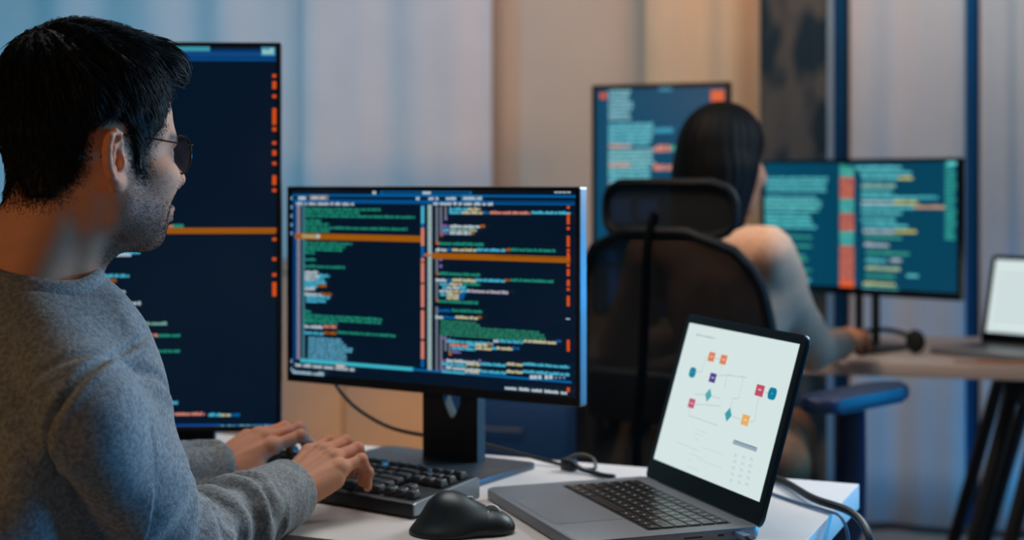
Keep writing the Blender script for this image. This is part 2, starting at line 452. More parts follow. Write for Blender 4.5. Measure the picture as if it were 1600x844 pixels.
cab = thing('cabinet', 'low dark blue cabinet added on the floor beneath the left end of the far desk', 'cabinet', (.04, 4.10, 0), FANG)  # made-up cabinet, fills the dark blue area under the desk
bm = bmesh.new(); add_box(bm, (0, 0, .32), (.36, .42, .60), .006); add_box(bm, (0, .01, .01), (.33, .38, .02), .002); fin('body', bm, M['navy'], cab)
for k in range(3):
    bm = bmesh.new(); add_box(bm, (0, -.219, .13 + k * .19), (.34, .018, .18), .004); dr = fin('drawer', bm, M['navy'], cab)
    bm = bmesh.new(); add_tube(bm, [(-.05, -.228, .16 + k * .19), (-.05, -.245, .16 + k * .19), (.05, -.245, .16 + k * .19), (.05, -.228, .16 + k * .19)], .004, 8); fin('handle', bm, M['steel'], dr)

M['tanwood'] = mat('tan_laminate', srgb(160, 137, 120), .6, noise=.05, nscale=5)
s0, s1 = wall_s(372, .45), wall_s(764, .45); pm = wallpt((s0 + s1) / 2, .40); Ws = s1 - s0
sb = thing('sideboard', 'added low tan sideboard in front of the pale curtain, behind the wide code monitor', 'sideboard', (pm.x, pm.y, 0), WANG)  # made-up piece, put in to fill the tan area below the monitor
bm = bmesh.new(); add_box(bm, (0, 0, .47), (Ws, .36, .82), .004); fin('body', bm, M['tanwood'], sb)
bm = bmesh.new(); add_box(bm, (0, -.005, .89), (Ws + .01, .39, .02), .003); fin('top', bm, M['tanwood'], sb)
bm = bmesh.new(); add_box(bm, (0, .01, .03), (Ws - .06, .30, .06), .002); fin('plinth', bm, M['black_matte'], sb)
for sx in (-1, 1):
    bm = bmesh.new(); add_box(bm, (sx * Ws / 4, -.188, .47), (Ws / 2 - .012, .016, .79), .003); dd = fin('door', bm, M['tanwood'], sb)
    bm = bmesh.new(); add_tube(bm, [(sx * .04, -.196, .52), (sx * .04, -.214, .52), (sx * .04, -.214, .64), (sx * .04, -.196, .64)], .004, 8); fin('handle', bm, M['steel'], dd)

# ------------------------------------------------------------------ screens and monitors
def local_hit(root_m, yfront, u, v):
    inv = root_m.inverted(); o = inv @ Vector((0, 0, CAMZ)); d = (inv.to_3x3() @ Vector(((u - 800) / 2300, 1, -(v - 290) / 2300)))
    t = (yfront - o.y) / d.y; p = o + d * t; return p.x, p.z

class Page:
    """the picture shown on a display: coloured marks on its flat glass"""
    def __init__(s, W, H, zc, y, base, rm=None):
        s.W, s.H, s.zc, s.y, s.rm = W, H, zc, y, rm; s.V = []; s.F = []; s.K = []; s.n = 0
        s.x0, s.x1, s.z0, s.z1 = -W / 2, W / 2, zc - H / 2, zc + H / 2
        s.quad(s.x0, s.z0, s.x1, s.z1, base)
    def quad(s, x0, z0, x1, z1, col, shear=0):
        x0, x1 = max(s.x0, min(x0, x1)), min(s.x1, max(x0, x1)); z0, z1 = max(s.z0, min(z0, z1)), min(s.z1, max(z0, z1))
        if x1 <= x0 or z1 <= z0: return
        s.poly([(x0, z0), (x1, z0), (x1, z1), (x0, z1)], col)
    def poly(s, pts, col):
        y = s.y - 4e-6 * s.n; s.n += 1; b = len(s.V)
        s.V += [(p[0], y, p[1]) for p in pts]; s.F.append(tuple(range(b, b + len(pts)))); s.K += [srgb(*col)[:3]] * len(pts)
    def at(s, u, v): return local_hit(s.rm, s.y, u, v)
    def bar(s, u0, v, u1, th, col, words=0, rnd=None):
        """a mark from photo column u0 at row v to column u1, th rows thick; words>0 breaks it into word-sized dashes"""
        x0, z = s.at(u0, v); x1, _ = s.at(u1, v); _, za = s.at(u0, v - th / 2); _, zb = s.at(u0, v + th / 2)
        h = abs(za - zb)
        if not words: s.quad(x0, z - h / 2, x1, z + h / 2, col); return
        rr = rnd or random; x = x0; cw = h * .62
        while x < x1:
            nch = rr.randint(2, 8)
            for c in range(nch):
                if x >= x1: break
                hh = h * rr.choice((.72, .85, 1, .8)); s.quad(x, z - h / 2, min(x + cw * .92, x1), z - h / 2 + hh, col); x += cw
            x += cw * words
    def build(s, parent):
        me = bpy.data.meshes.new('screen'); me.from_pydata(s.V, [], s.F)
        a = me.color_attributes.new('Col', 'FLOAT_COLOR', 'POINT')
        for i, k in enumerate(s.K): a.data[i].color = (*k, 1)
        return link('screen', me, M['screen'], parent)

def monitor(loc, rz, W, H, zc, label, stand='plate', T=.025, bez=.007, chin=.012, group=None, base=(1, 19, 38), edge=None, deskz=.74):
    """origin on the desk under the screen; local +y points away from the viewer; zc is above the desk"""
    t = thing('monitor', label, 'monitor', (loc[0], loc[1], deskz), rz, group)
    zc -= deskz
    bm = bmesh.new()
    pts = rrect(W, H, .004); n = len(pts)
    rings = []
    for sc, y in ((1, 0), (1, T * .7), (.94, T), (.45, T + .022)):
        rings.append([bm.verts.new((p[0] * sc, y, zc + p[1] * sc)) for p in pts])
    for a, b in zip(rings, rings[1:]):
        for i in range(n): bm.faces.new((a[i], a[(i + 1) % n], b[(i + 1) % n], b[i]))
    bm.faces.new(rings[0]); bm.faces.new(rings[-1][::-1]); fin('housing', bm, M['steel'] if edge else M['black'], t, ang=30)
    bm = bmesh.new()
    for s_ in (-1, 1): add_box(bm, (s_ * (W / 2 - bez / 2 - .0004), -.0015, zc), (bez, .003, H - .001), .0006, 1)
    add_box(bm, (0, -.0015, zc + H / 2 - bez / 2 - .0004), (W - 2 * bez, .003, bez), .0006, 1); add_box(bm, (0, -.0015, zc - H / 2 + chin / 2 + .0004), (W - 2 * bez, .003, chin), .0006, 1)
    fin('bezel', bm, M['bezel'], t)
    rm = Matrix.Translation((loc[0], loc[1], deskz)) @ Matrix.Rotation(rz, 4, 'Z')
    pg = Page(W - 2 * bez, H - bez - chin, zc + (chin - bez) / 2, -.0008, base, rm)
    if stand == 'plate':       # broad flat neck with a cable opening, on a rectangular foot
        bm = bmesh.new(); w2 = .052; nx0 = .016; top = zc + .02
        o = [(nx0 - w2, .004), (nx0 + w2, .004), (nx0 + w2, top), (nx0 - w2, top)]; hz = .085; hole = [(nx0 - .016, hz + .026), (nx0 + .020, hz + .026), (nx0 + .019, hz + .012), (nx0 + .007, hz - .010), (nx0 + .001, hz - .010), (nx0 - .010, hz + .012)]
        V0 = [[bm.verts.new((p[0], y, p[1])) for p in o] for y in (.045, .067)]; V1 = [[bm.verts.new((p[0], y, p[1])) for p in hole] for y in (.045, .067)]
        for k in range(4): bm.faces.new((V0[0][k], V0[0][(k + 1) % 4], V0[1][(k + 1) % 4], V0[1][k]))
        for k in range(6): bm.faces.new((V1[0][k], V1[0][(k + 1) % 6], V1[1][(k + 1) % 6], V1[1][k]))
        for y in (0, 1):
            a, b = V0[y], V1[y]
            bm.faces.new((a[0], a[1], b[3], b[4])); bm.faces.new((a[1], a[2], b[1], b[2], b[3])); bm.faces.new((a[2], a[3], b[0], b[1])); bm.faces.new((a[3], a[0], b[4], b[5], b[0]))
        fin('neck', bm, M['black_matte'], t, smooth=False)
        bm = bmesh.new(); add_box(bm, (0, .03, zc), (.09, .035, .09), .004); fin('bracket', bm, M['black'], t)
        bm = bmesh.new(); add_prism(bm, [(p[0], p[1] - .005) for p in rrect(.29, .205, .012)], 0, .009, .002); fin('foot', bm, M['standfoot'], t)
    else:
        for sx in (-1, 1):
            bm = bmesh.new(); add_box(bm, (sx * .026, .056, (zc + .02) / 2 + .004), (.017, .02, zc + .012), .003); fin('neck', bm, M['black'], t)
        bm = bmesh.new(); add_box(bm, (0, .03, zc), (.09, .045, .09), .004); fin('bracket', bm, M['black'], t)
        bm = bmesh.new(); add_prism(bm, [(p[0], p[1] + .0) for p in rrect(.24, .18, .02)], 0, .012, .003); fin('foot', bm, M['black'], t)
    return t, pg
M['standfoot'] = mat('stand_foot_metal', srgb(62, 72, 82), .35, .5)

GREEN, WHITE, BLUE, CYAN, ORANGE, BEIGE, PINK, GREY, LIL, TICK = (28, 135, 112), (178, 196, 206), (0, 92, 160), (70, 175, 205), (158, 88, 6), (192, 186, 150), (206, 128, 112), (105, 112, 128), (120, 100, 160), (212, 78, 20)

# wide code monitor
mon, pg = monitor((-.135, 2.285), R(-31.7), .552, .321, 1.018, 'wide black monitor full of split-pane code, standing behind the keyboard', edge=True, chin=.014)
rr = random.Random(11)
def q(x, y): return x / 2.164 + 430, y / 2.164 + 270
def B(x0, y, x1, th, col, words=0):
    u, v = q(x0, y); u1, _ = q(x1, y); pg.bar(u, v, u1, th / 2.164, col, words, rr)
B(60, 76, 1015, 8, (0, 88, 150)); B(355, 66, 665, 15, (0, 98, 160)); B(362, 68, 655, 5, (4, 30, 55))
for x in (335, 482): B(x - 6, 67 if x < 400 else 88, x + 6, 11, WHITE)
B(498, 68, 526, 9, WHITE); [B(x - 6, 62, x + 6, 13, WHITE) for x in (950, 964, 978, 993)]
B(60, 96, 1012, 13, (0, 80, 140)); B(78, 86, 104, 11, WHITE); B(116, 84, 180, 17, (128, 120, 112)); B(122, 84, 168, 10, WHITE, 1)
B(518, 86, 552, 12, WHITE, 1); B(577, 86, 612, 12, WHITE, 1); B(630, 86, 702, 18, (70, 120, 150)); B(636, 86, 698, 10, WHITE, 1)
B(735, 98, 1010, 4, (2, 25, 50)); B(70, 104, 270, 10, WHITE, 1); B(535, 104, 737, 11, WHITE, 1)
for y in (86, 116, 146, 176, 204, 636, 663): B(42, y, 60, 17, (20, 90, 140)); B(46, y, 57, 9, WHITE)
for y in range(110, 640, 10): B(62, y, 72, 10.5, (0, 58, 118)); B(92, y, 101, 10.5, (62, 112, 128))
for y in range(114, 632, 8): B(74, y, 86, 5.5, (150, 150, 170))
for y in range(112, 668, 8): B(517, y, 531, 6, (170, 196, 196))
for x0, y, x1 in ((103, 122, 358), (103, 133, 290), (103, 145, 475), (103, 161, 158), (103, 172, 186), (103, 184, 450), (103, 195, 186), (103, 236, 264), (103, 247, 240), (103, 258, 230), (103, 269, 137), (103, 292, 143), (103, 315, 240), (103, 468, 126), (103, 480, 365), (103, 491, 362), (103, 501, 215), (215, 538, 412)):
    B(x0, y, x1, 9.5, GREEN, .6)
B(72, 214, 498, 20, ORANGE); B(95, 214, 155, 14, (170, 150, 100)); B(145, 214, 156, 12, WHITE)
for x0, y, x1, c, e in ((105, 335, 150, WHITE, 0), (105, 347, 188, WHITE, CYAN), (105, 358, 170, WHITE, CYAN), (105, 369, 176, CYAN, 0), (105, 380, 178, CYAN, ORANGE), (105, 391, 140, WHITE, 0), (105, 409, 198, WHITE, ORANGE), (110, 420, 190, CYAN, 0), (110, 432, 176, CYAN, 0), (105, 518, 212, WHITE, PINK), (105, 539, 212, CYAN, ORANGE)):
    m_ = x0 + (x1 - x0) * .6; B(x0, y, m_, 11, c, .5); B(m_, y, x1, 11, e or c, .5)
for i, y in enumerate(range(557, 632, 9)): B(118, y, (228, 236, 245, 268, 266, 245, 248, 248, 246)[i], 8, (90, 160, 190), .5)
B(92, 633, 475, 12, (60, 180, 200)); B(470, 664, 1008, 7, (0, 98, 160)); B(75, 648, 275, 11, WHITE, 1); B(210, 652, 246, 15, (150, 100, 70)); B(214, 652, 242, 9, WHITE)
B(66, 673, 172, 17, (150, 180, 200), .5); B(90, 688, 140, 8, (110, 150, 180), .6); B(172, 692, 1012, 8, (0, 92, 165))
for y0, y1, c in ((112, 170, CYAN), (172, 184, BLUE), (186, 246, PINK), (248, 284, BLUE), (288, 298, PINK), (304, 372, PINK), (376, 456, PINK), (464, 562, PINK), (568, 630, PINK), (632, 656, BLUE)):
    y = y0 + 3
    while y < y1: B(500, y, 511, 6.6, c); y += 6
B(512, 277, 534, 9, (190, 100, 20))
for x, y0, y1 in ((554, 118, 236), (568, 118, 208), (584, 118, 150), (554, 262, 340), (554, 366, 430), (554, 455, 668), (569, 550, 668), (584, 556, 600), (598, 562, 612)):
    y = y0
    while y < y1: B(x - 4, y, x + 4, 6.6, GREY); y += 6
for x, y, c in ((585, 155, LIL), (568, 292, LIL), (568, 315, LIL), (556, 238, TICK), (556, 341, ORANGE), (556, 431, ORANGE), (570, 210, ORANGE), (600, 612, ORANGE)): B(x - 5, y, x + 5, 10, c)
def row(y, segs, th=11):
    for x0, x1, c in segs: B(x0, y, x1, th, c, .45)
row(122, ((597, 660, CYAN), (660, 702, BEIGE))); row(134, ((597, 640, CYAN), (640, 712, BEIGE), (712, 730, BLUE), (733, 870, PINK), (875, 1006, CYAN)))
row(180, ((568, 598, LIL), (600, 700, WHITE), (700, 718, ORANGE))); row(192, ((575, 600, CYAN), (600, 690, (140, 165, 150)))); row(203, ((568, 598, LIL), (600, 670, WHITE), (670, 682, ORANGE)))
row(238, ((560, 714, GREEN),)); row(259, ((552, 588, WHITE), (588, 605, BLUE), (607, 688, BEIGE), (688, 786, CYAN), (786, 804, ORANGE), (806, 956, GREEN)))
B(541, 280, 1006, 20, ORANGE); B(750, 280, 1006, 3, (110, 60, 10)); row(339, ((560, 702, GREEN),))
row(361, ((552, 588, WHITE), (588, 605, BLUE), (607, 688, BEIGE), (688, 786, CYAN), (786, 804, ORANGE), (806, 950, GREEN)))
row(374, ((565, 600, CYAN), (600, 640, BEIGE), (640, 704, GREEN))); row(386, ((575, 590, CYAN), (590, 632, WHITE), (632, 655, CYAN)))
row(398, ((565, 600, WHITE), (600, 640, BEIGE), (640, 660, CYAN), (660, 798, (170, 165, 180)))); row(410, ((568, 590, CYAN), (590, 632, BEIGE), (632, 652, BLUE))); row(421, ((590, 630, BEIGE), (630, 648, BLUE))); row(432, ((560, 696, GREEN),))
row(463, ((560, 606, BLUE), (608, 710, GREEN))); row(486, ((552, 578, WHITE), (578, 620, BLUE), (620, 696, BEIGE), (696, 708, ORANGE)))
for i, y in enumerate(range(499, 553, 9)): row(y, ((570, (690, 702, 903, 920, 926, 922)[i], (40, 125, 100)),), 8)
row(556, ((575, 590, LIL),)); row(566, ((592, 750, CYAN), (750, 768, WHITE), (770, 850, CYAN), (852, 962, BEIGE), (962, 978, BLUE)))
row(579, ((605, 665, PINK), (665, 690, CYAN), (690, 730, BEIGE), (730, 746, ORANGE))); row(590, ((610, 690, CYAN), (690, 745, BEIGE), (745, 762, CYAN), (762, 815, BEIGE), (815, 838, BLUE))); row(602, ((610, 640, LIL),))
row(632, ((575, 590, LIL), (592, 700, WHITE), (700, 710, LIL))); row(643, ((578, 660, CYAN), (660, 706, BEIGE), (708, 795, CYAN), (795, 850, BEIGE), (850, 1008, CYAN)))
row(656, ((575, 590, LIL), (592, 706, WHITE))); row(668, ((578, 655, CYAN), (655, 706, BEIGE), (708, 795, CYAN), (795, 850, BEIGE), (850, 1008, CYAN)))
for x in (880, 893, 908, 930, 945): B(x - 6, 688, x + 6, 13, WHITE)
for x in (962, 976, 990): B(x - 4, 690, x + 4, 7, (120, 140, 170))
B(790, 724, 1000, 11, WHITE, 1.2)
for y0, y1 in ((122, 124), (147, 150), (158, 176), (192, 195), (222, 226), (230, 252), (266, 268), (278, 296), (316, 319), (334, 340), (344, 350), (370, 384), (397, 400), (424, 452), (572, 578), (582, 604), (732, 740)):
    B(999, (y0 + y1) / 2 - 6, 1009, y1 - y0 + 7, TICK)
B(996, 492, 1010, 4, WHITE); pg.build(mon)

# tall monitor behind the man
monL, pg = monitor((-.55, 2.345), R(3), .362, .622, 1.098, 'tall upright black monitor with dark code, just behind the man', edge=True, chin=.009)
P = lambda u, v, u1, th, c, wd=0: pg.bar(u, v, u1, th, c, wd, rr)
P(150, 92, 431, 5, (0, 70, 130)); P(150, 84, 431, 9, (10, 70, 130)); P(150, 77, 431, 5, (6, 44, 84)); P(200, 75, 328, 9, (60, 150, 170)); P(408, 80, 430, 14, (60, 140, 165)); P(410, 80, 428, 9, (150, 200, 205), .5)
for y0, y1 in ((117, 120), (128, 138), (149, 152), (170, 173), (175, 194), (200, 204), (222, 225), (236, 242), (254, 257), (275, 288), (296, 299), (358, 361), (373, 375), (404, 406), (428, 431), (442, 462)):
    P(425.5, (y0 + y1) / 2, 432, max(3, y1 - y0) + 2, TICK); 
P(120, 361, 431, 9, ORANGE); P(120, 361.5, 431, 1, (120, 66, 10)); P(200, 353, 246 + 12, 5, GREEN, .5); P(246, 353, 270, 5, PINK, .4); P(270, 353, 287, 5, GREEN)
for u0, v, u1, c in ((120, 395, 196, CYAN), (196, 394, 219, CYAN), (180, 398, 205, WHITE), (120, 431, 202, CYAN), (120, 438, 170, WHITE), (170, 438, 182, ORANGE), (120, 456, 196, WHITE), (120, 474, 180, CYAN), (180, 474, 190, BLUE), (190, 474, 220, WHITE), (150, 506, 262, (110, 160, 150)), (150, 524, 246, PINK), (246, 524, 282, GREEN), (150, 549, 282, GREEN), (150, 630, 278, CYAN), (120, 648, 320, PINK), (326, 648, 345, CYAN), (345, 648, 360, BEIGE), (360, 648, 375, BLUE)):
    P(u0, v, u1, 5.5, c, .45)
P(120, 667, 345, 6, (0, 66, 140)); P(342, 667, 427, 7, (0, 90, 150)); P(346, 667, 424, 6, (110, 180, 190), .8); pg.build(monL)

# far landscape monitor
SB = (2, 66, 92)
monF, pg = monitor((.932, 3.985), R(-45), .615, .368, 1.068, 'black landscape monitor of teal code on the far desk', stand='twin', base=SB, chin=.02, bez=.01)
CY2, GR2 = (95, 200, 205), (60, 160, 140)
for u0, v0, u1, v1, c in ((1196, 262, 1296, 272, SB), (1198, 276, 1295, 300, (90, 190, 195)), (1195, 306, 1283, 330, (100, 200, 200)), (1196, 332, 1278, 356, (90, 200, 200)), (1222, 366, 1275, 376, GR2), (1222, 380, 1278, 390, GR2), (1232, 396, 1268, 412, GR2), (1240, 418, 1270, 428, GR2), (1252, 434, 1268, 446, CY2)):
    h = v1 - v0; 
    for k in range(max(1, int(h / 6))): P(u0, v0 + 3 + k * 6, u1 - rr.randint(0, 12), 4.5, c, .4)
P(1313, 262, 1332, 10, GR2, .5)
v = 268
while v < 448:
    c = (215, 110, 80) if (276 < v < 308 or 335 < v < 362 or 384 < v < 452) else (80, 190, 180)
    P(1313, v, 1335, 5, c, .3); v += 5.6
P(1313, 446, 1335, 14, (230, 95, 50))
for v, segs in ((262, ((1337, 1410, CY2),)), (270, ((1345, 1425, CY2), )), (278, ((1348, 1405, CY2), (1405, 1427, (200, 200, 130)))), (290, ((1347, 1400, (150, 205, 190)),)), (300, ((1347, 1395, CY2),)), (308, ((1347, 1435, CY2), (1435, 1468, (70, 180, 190)))), (316, ((1347, 1400, WHITE), (1400, 1435, (210, 200, 110)))), (323, ((1347, 1430, CY2), (1430, 1478, (205, 165, 130)))), (332, ((1347, 1410, CY2),)), (343, ((1347, 1400, CY2),)), (352, ((1350, 1420, CY2),)), (361, ((1350, 1400, WHITE), (1400, 1433, (205, 200, 100)))), (370, ((1352, 1410, GR2),)), (382, ((1352, 1390, WHITE),)), (394, ((1354, 1422, GR2),)), (406, ((1354, 1386, CY2), (1392, 1410, WHITE))), (418, ((1354, 1408, (170, 200, 160)),)), (430, ((1354, 1400, GR2), (1418, 1436, CY2))), (442, ((1350, 1400, (190, 200, 130)),)), (450, ((1350, 1404, CY2),))):
    for a, b, c in segs: P(a, v, b, 5.5, c, .3)
v = 252
while v < 378: P(1478, v, 1494 + rr.randint(-3, 5), 5, (50, 160, 150), .3); v += 6
P(1440, 459, 1496, 8, (70, 170, 170), .8); P(1482, 254, 1498, 10, CY2); pg.build(monF)

# far upright monitor
monP, pg = monitor((.395, 3.93), R(-21.5), .382, .625, 1.14, 'black upright monitor standing on the far desk behind the long-haired person', stand='twin', base=(4, 72, 104), bez=.012, chin=.014)
for v0, v1, u0, u1, c in ((140, 190, 951, 990, (130, 190, 200)), (192, 228, 951, 1022, (100, 190, 205)), (232, 262, 951, 1024, (130, 200, 205)), (262, 290, 951, 1022, (110, 195, 205)), (310, 345, 955, 990, (60, 140, 230)), (312, 340, 996, 1030, (60, 140, 230)), (392, 410, 948, 968, (40, 130, 240)), (418, 470, 952, 972, (50, 140, 240)), (388, 420, 990, 1006, (40, 120, 235)), (430, 474, 990, 1008, (50, 140, 240))):
    v = v0 + 3
    while v < v1: P(u0, v, u1 - rr.randint(0, 8), 5, c, .25); v += 6
for v in (228, 258, 288): P(952, v, 985, 5, (220, 150, 120), .3)
P(1024, 203, 1052, 9, (60, 160, 190), .4); P(1022, 232, 1048, 10, (220, 140, 120), .3); P(1048, 232, 1058, 8, GR2); P(1022, 261, 1050, 10, (220, 140, 120), .3); P(1050, 261, 1060, 8, GR2)
P(938, 150, 948, 9, (215, 90, 60)); P(1111, 150, 1132, 17, (220, 100, 60)); P(1112, 165, 1126, 9, (120, 190, 220)); P(1030, 140, 1050, 5, (60, 140, 170)); pg.build(monP)

# ------------------------------------------------------------------ laptops
def laptop(loc, yaw, w_, d_, lean, label, deskz=.74, keys=True, port=True, bright=(218, 234, 232)):
    """local x along the hinge (user's right), local y towards the hinge"""
    t = thing('laptop', label, 'laptop', (loc[0], loc[1], deskz), yaw)
    bm = bmesh.new(); add_prism(bm, rrect(w_, d_, .012), .0015, .0155, .0025); base = fin('base', bm, M['grey_metal'], t)
    for sx in (-1, 1):
        for sy in (-1, 1):
            bm = bmesh.new(); add_lathe(bm, [(.008, 0), (.008, .002)], (sx * (w_ / 2 - .03), sy * (d_ / 2 - .03), 0), 12); fin('rubber_foot', bm, M['black'], t)
    bm = bmesh.new(); add_prism(bm, [(p[0], p[1] - d_ / 2 + .058) for p in rrect(.15, .095, .004)], .0155, .0158); fin('trackpad', bm, M['grey_metal'], t)
    kw, kd = w_ - .056, .112; ky0 = d_ / 2 - .030 - kd
    bm = bmesh.new(); add_prism(bm, [(p[0], p[1] + ky0 + kd / 2) for p in rrect(kw + .004, kd + .004, .003)], .0155, .0160); fin('key_tray', bm, M['key'], t)
    if keys:
        rows = [[1.45] + [1] * 12 + [1.0], [1] * 13 + [1.5], [1.5] + [1] * 13, [1.8] + [1] * 11 + [1.75], [2.3] + [1] * 10 + [2.3], [1, 1, 1, 1.25, 5.1, 1.25, 1, .97, .97, .97]]
        cache = {}
        for ri, row_ in enumerate(rows):
            tot = sum(row_); hgt = kd / 6; y = ky0 + kd - hgt * (ri + .5); x = -kw / 2
            for kx in row_:
                wk = kw * kx / tot; key = round(wk, 4)
                if key not in cache:
                    bm = bmesh.new(); add_prism(bm, rrect(wk - .0026, hgt - .0026, .0012, 2), 0, .0012)
                    me = bpy.data.meshes.new('key'); bm.to_mesh(me); bm.free(); me.materials.append(M['lapkey']); cache[key] = me
                o = bpy.data.objects.new('key', cache[key]); C.objects.link(o); o.parent = t; o.location = (x + wk / 2, y, .0160)
                # engraved legend: small light stroke on each key, modelled in the key's own mesh below
                x += wk
        for me in cache.values():
            bm = bmesh.new(); bm.from_mesh(me)
            xs = [v.co.x for v in bm.verts]; cx = 0 if max(xs) < .012 else min(xs) + .007
            if max(xs) < .03:
                for dx, dy, sx_, sy_ in ((0, .0005, .0030, .0007), (-.0009, -.0006, .0007, .0026), (.0010, -.0008, .0007, .0016)):
                    f = bm.faces.new([bm.verts.new((cx + dx + a_ * sx_ / 2, dy + b_ * sy_ / 2, .00126)) for a_, b_ in ((-1, -1), (1, -1), (1, 1), (-1, 1))]); f.material_index = 1
            me.materials.append(M['legend']); bm.to_mesh(me); bm.free()
    if port:
        for px_, pw, ph in ((.03, .026, .0022), (.068, .009, .003)):
            bm = bmesh.new(); add_box(bm, (w_ / 2 - .0003, px_, .0085), (.0012, pw, ph), .0004, 1); fin('port', bm, M['black'], t)
    lid = bpy.data.objects.new('lid', None)
    # lid, leaning back from the hinge
    LM = Matrix.Translation((0, d_ / 2 - .004, .0125)) @ Matrix.Rotation(-lean, 4, 'X')
    bm = bmesh.new(); H = d_ - .002
    pts = rrect(w_, H, .011); lo = [bm.verts.new((p[0], 0, p[1] + H / 2)) for p in pts]; hi = [bm.verts.new((p[0], .0055, p[1] + H / 2)) for p in pts]
    n = len(pts); bm.faces.new(lo); bm.faces.new(hi[::-1])
    for i in range(n): bm.faces.new((lo[i], lo[(i + 1) % n], hi[(i + 1) % n], hi[i]))
    bmesh.ops.bevel(bm, geom=[e for f in bm.faces if len(f.verts) > 4 for e in f.edges], offset=.0012, segments=2, affect='EDGES', profile=.5)
    lid = fin('lid', bm, M['lid'], t); lid.matrix_local = LM
    bm = bmesh.new(); add_prism(bm, rrect(w_ - .003, H - .003, .010), 0, .0006)
    for v in bm.verts: v.co = Vector((v.co.x, -v.co.z, v.co.y + H / 2))
    fin('bezel', bm, M['bezel'], lid)
    bm = bmesh.new(); add_tube(bm, [(-w_ * .36, d_ / 2 - .004, .0125), (w_ * .36, d_ / 2 - .004, .0125)], .004, 10); fin('hinge', bm, M['black'], t)
    rm = Matrix.Translation((loc[0], loc[1], deskz)) @ Matrix.Rotation(yaw, 4, 'Z') @ LM
    bz = .0135
    pg = Page(w_ - 2 * bz, H - bz - .030, H / 2 + (.030 - bz) / 2 + .001, -.0010, bright, rm)
    return t, lid, pg
M['lid'] = mat('laptop_lid_metal', srgb(40, 60, 72), .4, .6)
M['lapkey'] = mat('laptop_key', srgb(18, 24, 28), .30, spec=.8)
M['legend'] = mat('key_legend', srgb(170, 190, 195), .5); M['legend'].node_tree.nodes['Principled BSDF'].inputs['Emission Color'].default_value = srgb(150, 200, 205); M['legend'].node_tree.nodes['Principled BSDF'].inputs['Emission Strength'].default_value = .55
lx_, ly_ = (.336, -.942), (.942, .336)
lap, lid, pg = laptop((.137, 1.952), math.atan2(-.942, .336), .338, .250, R(16.5), 'open grey laptop showing a flowchart, at the right of the front desk')
L_ = lambda x, y: (x / 2.2565 + 740, y / 2.2565 + 470)
def lc(x, y, s_, c, shape='sq'):
    u, v = L_(x, y); cx, cz = pg.at(u, v); r = s_ * .5e-3
    if shape == 'sq': pts = [(cx - 1.4 * r, cz - r), (cx + 1.4 * r, cz - r), (cx + 1.4 * r, cz + r), (cx - 1.4 * r, cz + r)]
    elif shape == 'di': pts = [(cx, cz - 1.5 * r), (cx + 1.5 * r, cz), (cx, cz + 1.5 * r), (cx - 1.5 * r, cz)]
    else: pts = [(cx + a, cz + b) for a, b in rrect(2.8 * r, 2.1 * r, r * .8, 4)][::-1]
    pg.poly(pts, c)
    return cx, cz, r
def lline(pts, c=(186, 206, 208), wd=.0006):
    Q = [pg.at(*L_(*p)) for p in pts]
    for a, b in zip(Q, Q[1:]):
        a, b = Vector(a), Vector(b); n = (b - a); n = Vector((-n.y, n.x)).normalized() * wd
        pg.poly([tuple(a - n), tuple(b - n), tuple(b + n), tuple(a + n)], c)
for pts in (((820, 195), (805, 250), (785, 252)), ((858, 265), (893, 263), (885, 310)), ((893, 262), (965, 272)), ((950, 272), (935, 345), (912, 345), (905, 385)), ((842, 338), (868, 345)), ((780, 330), (818, 330)), ((782, 365), (870, 372)), ((762, 375), (760, 405), (860, 440)), ((912, 408), (940, 418)), ((1005, 340), (990, 425), (975, 428)), ((1027, 322), (1038, 325)), ((850, 202), (868, 206)), ((876, 222), (872, 240))): lline(pts)
lc(839, 198, 13, (228, 128, 84)); lc(881, 208, 13, (228, 128, 84)); lc(772, 253, 14, (0, 132, 158), 'ro'); lc(843, 272, 13, (78, 62, 140)); lc(828, 333, 13, (84, 172, 176), 'di'); lc(769, 362, 13, (196, 84, 112))
lc(898, 402, 13, (58, 160, 170), 'di'); lc(958, 421, 14, (234, 178, 100)); lc(1009, 317, 15, (196, 76, 98)); lc(1053, 328, 15, (0, 128, 158), 'ro')
for x, y in ((839, 198), (881, 208), (843, 272), (769, 362), (1009, 314), (958, 421)):
    u, v = L_(x, y); cx, cz = pg.at(u, v)
    for k in range(4): pg.quad(cx - .0035 + k * .002, cz - .0008, cx - .0035 + k * .002 + .0014, cz + .0010, (235, 225, 225))
for x, y in ((772, 253), (1053, 328)):
    cx, cz = pg.at(*L_(x, y)); pg.poly([(cx, cz - .001), (cx + .0012, cz + .001), (cx - .0012, cz + .001)], (150, 215, 225))
def lt(x, y, x1, c=(176, 196, 200), th=5, wd=.8):
    u, v = L_(x, y); u1, _ = L_(x1, y)
    x0, z0 = pg.at(u, v); xe, _ = pg.at(u1, v + (u1 - u) * .2); h = .0016 * th / 5; xx = x0
    while xx < xe:
        n = rr.randint(2, 7)
        for k in range(n):
            if xx > xe: break
            pg.quad(xx, z0, xx + h * .55, z0 + h * rr.choice((.6, .8, 1)), c); xx += h * .75
        xx += h * wd
lt(785, 122, 850, (120, 160, 170), 8)
for x, y, x1 in ((782, 455, 822), (782, 470, 812), (778, 487, 800), (715, 500, 800), (810, 520, 885), (762, 540, 815), (760, 560, 775), (790, 560, 880), (755, 585, 800), (900, 262, 915), (945, 268, 962)): lt(x, y, x1, (190, 205, 208), 4)
cx, cz = pg.at(*L_(921, 490)); ex, _ = pg.at(*L_(1008, 508)); pg.quad(cx, cz - .006, ex, cz, (150, 172, 186)); lt(925, 497, 1000, (110, 135, 150), 6)
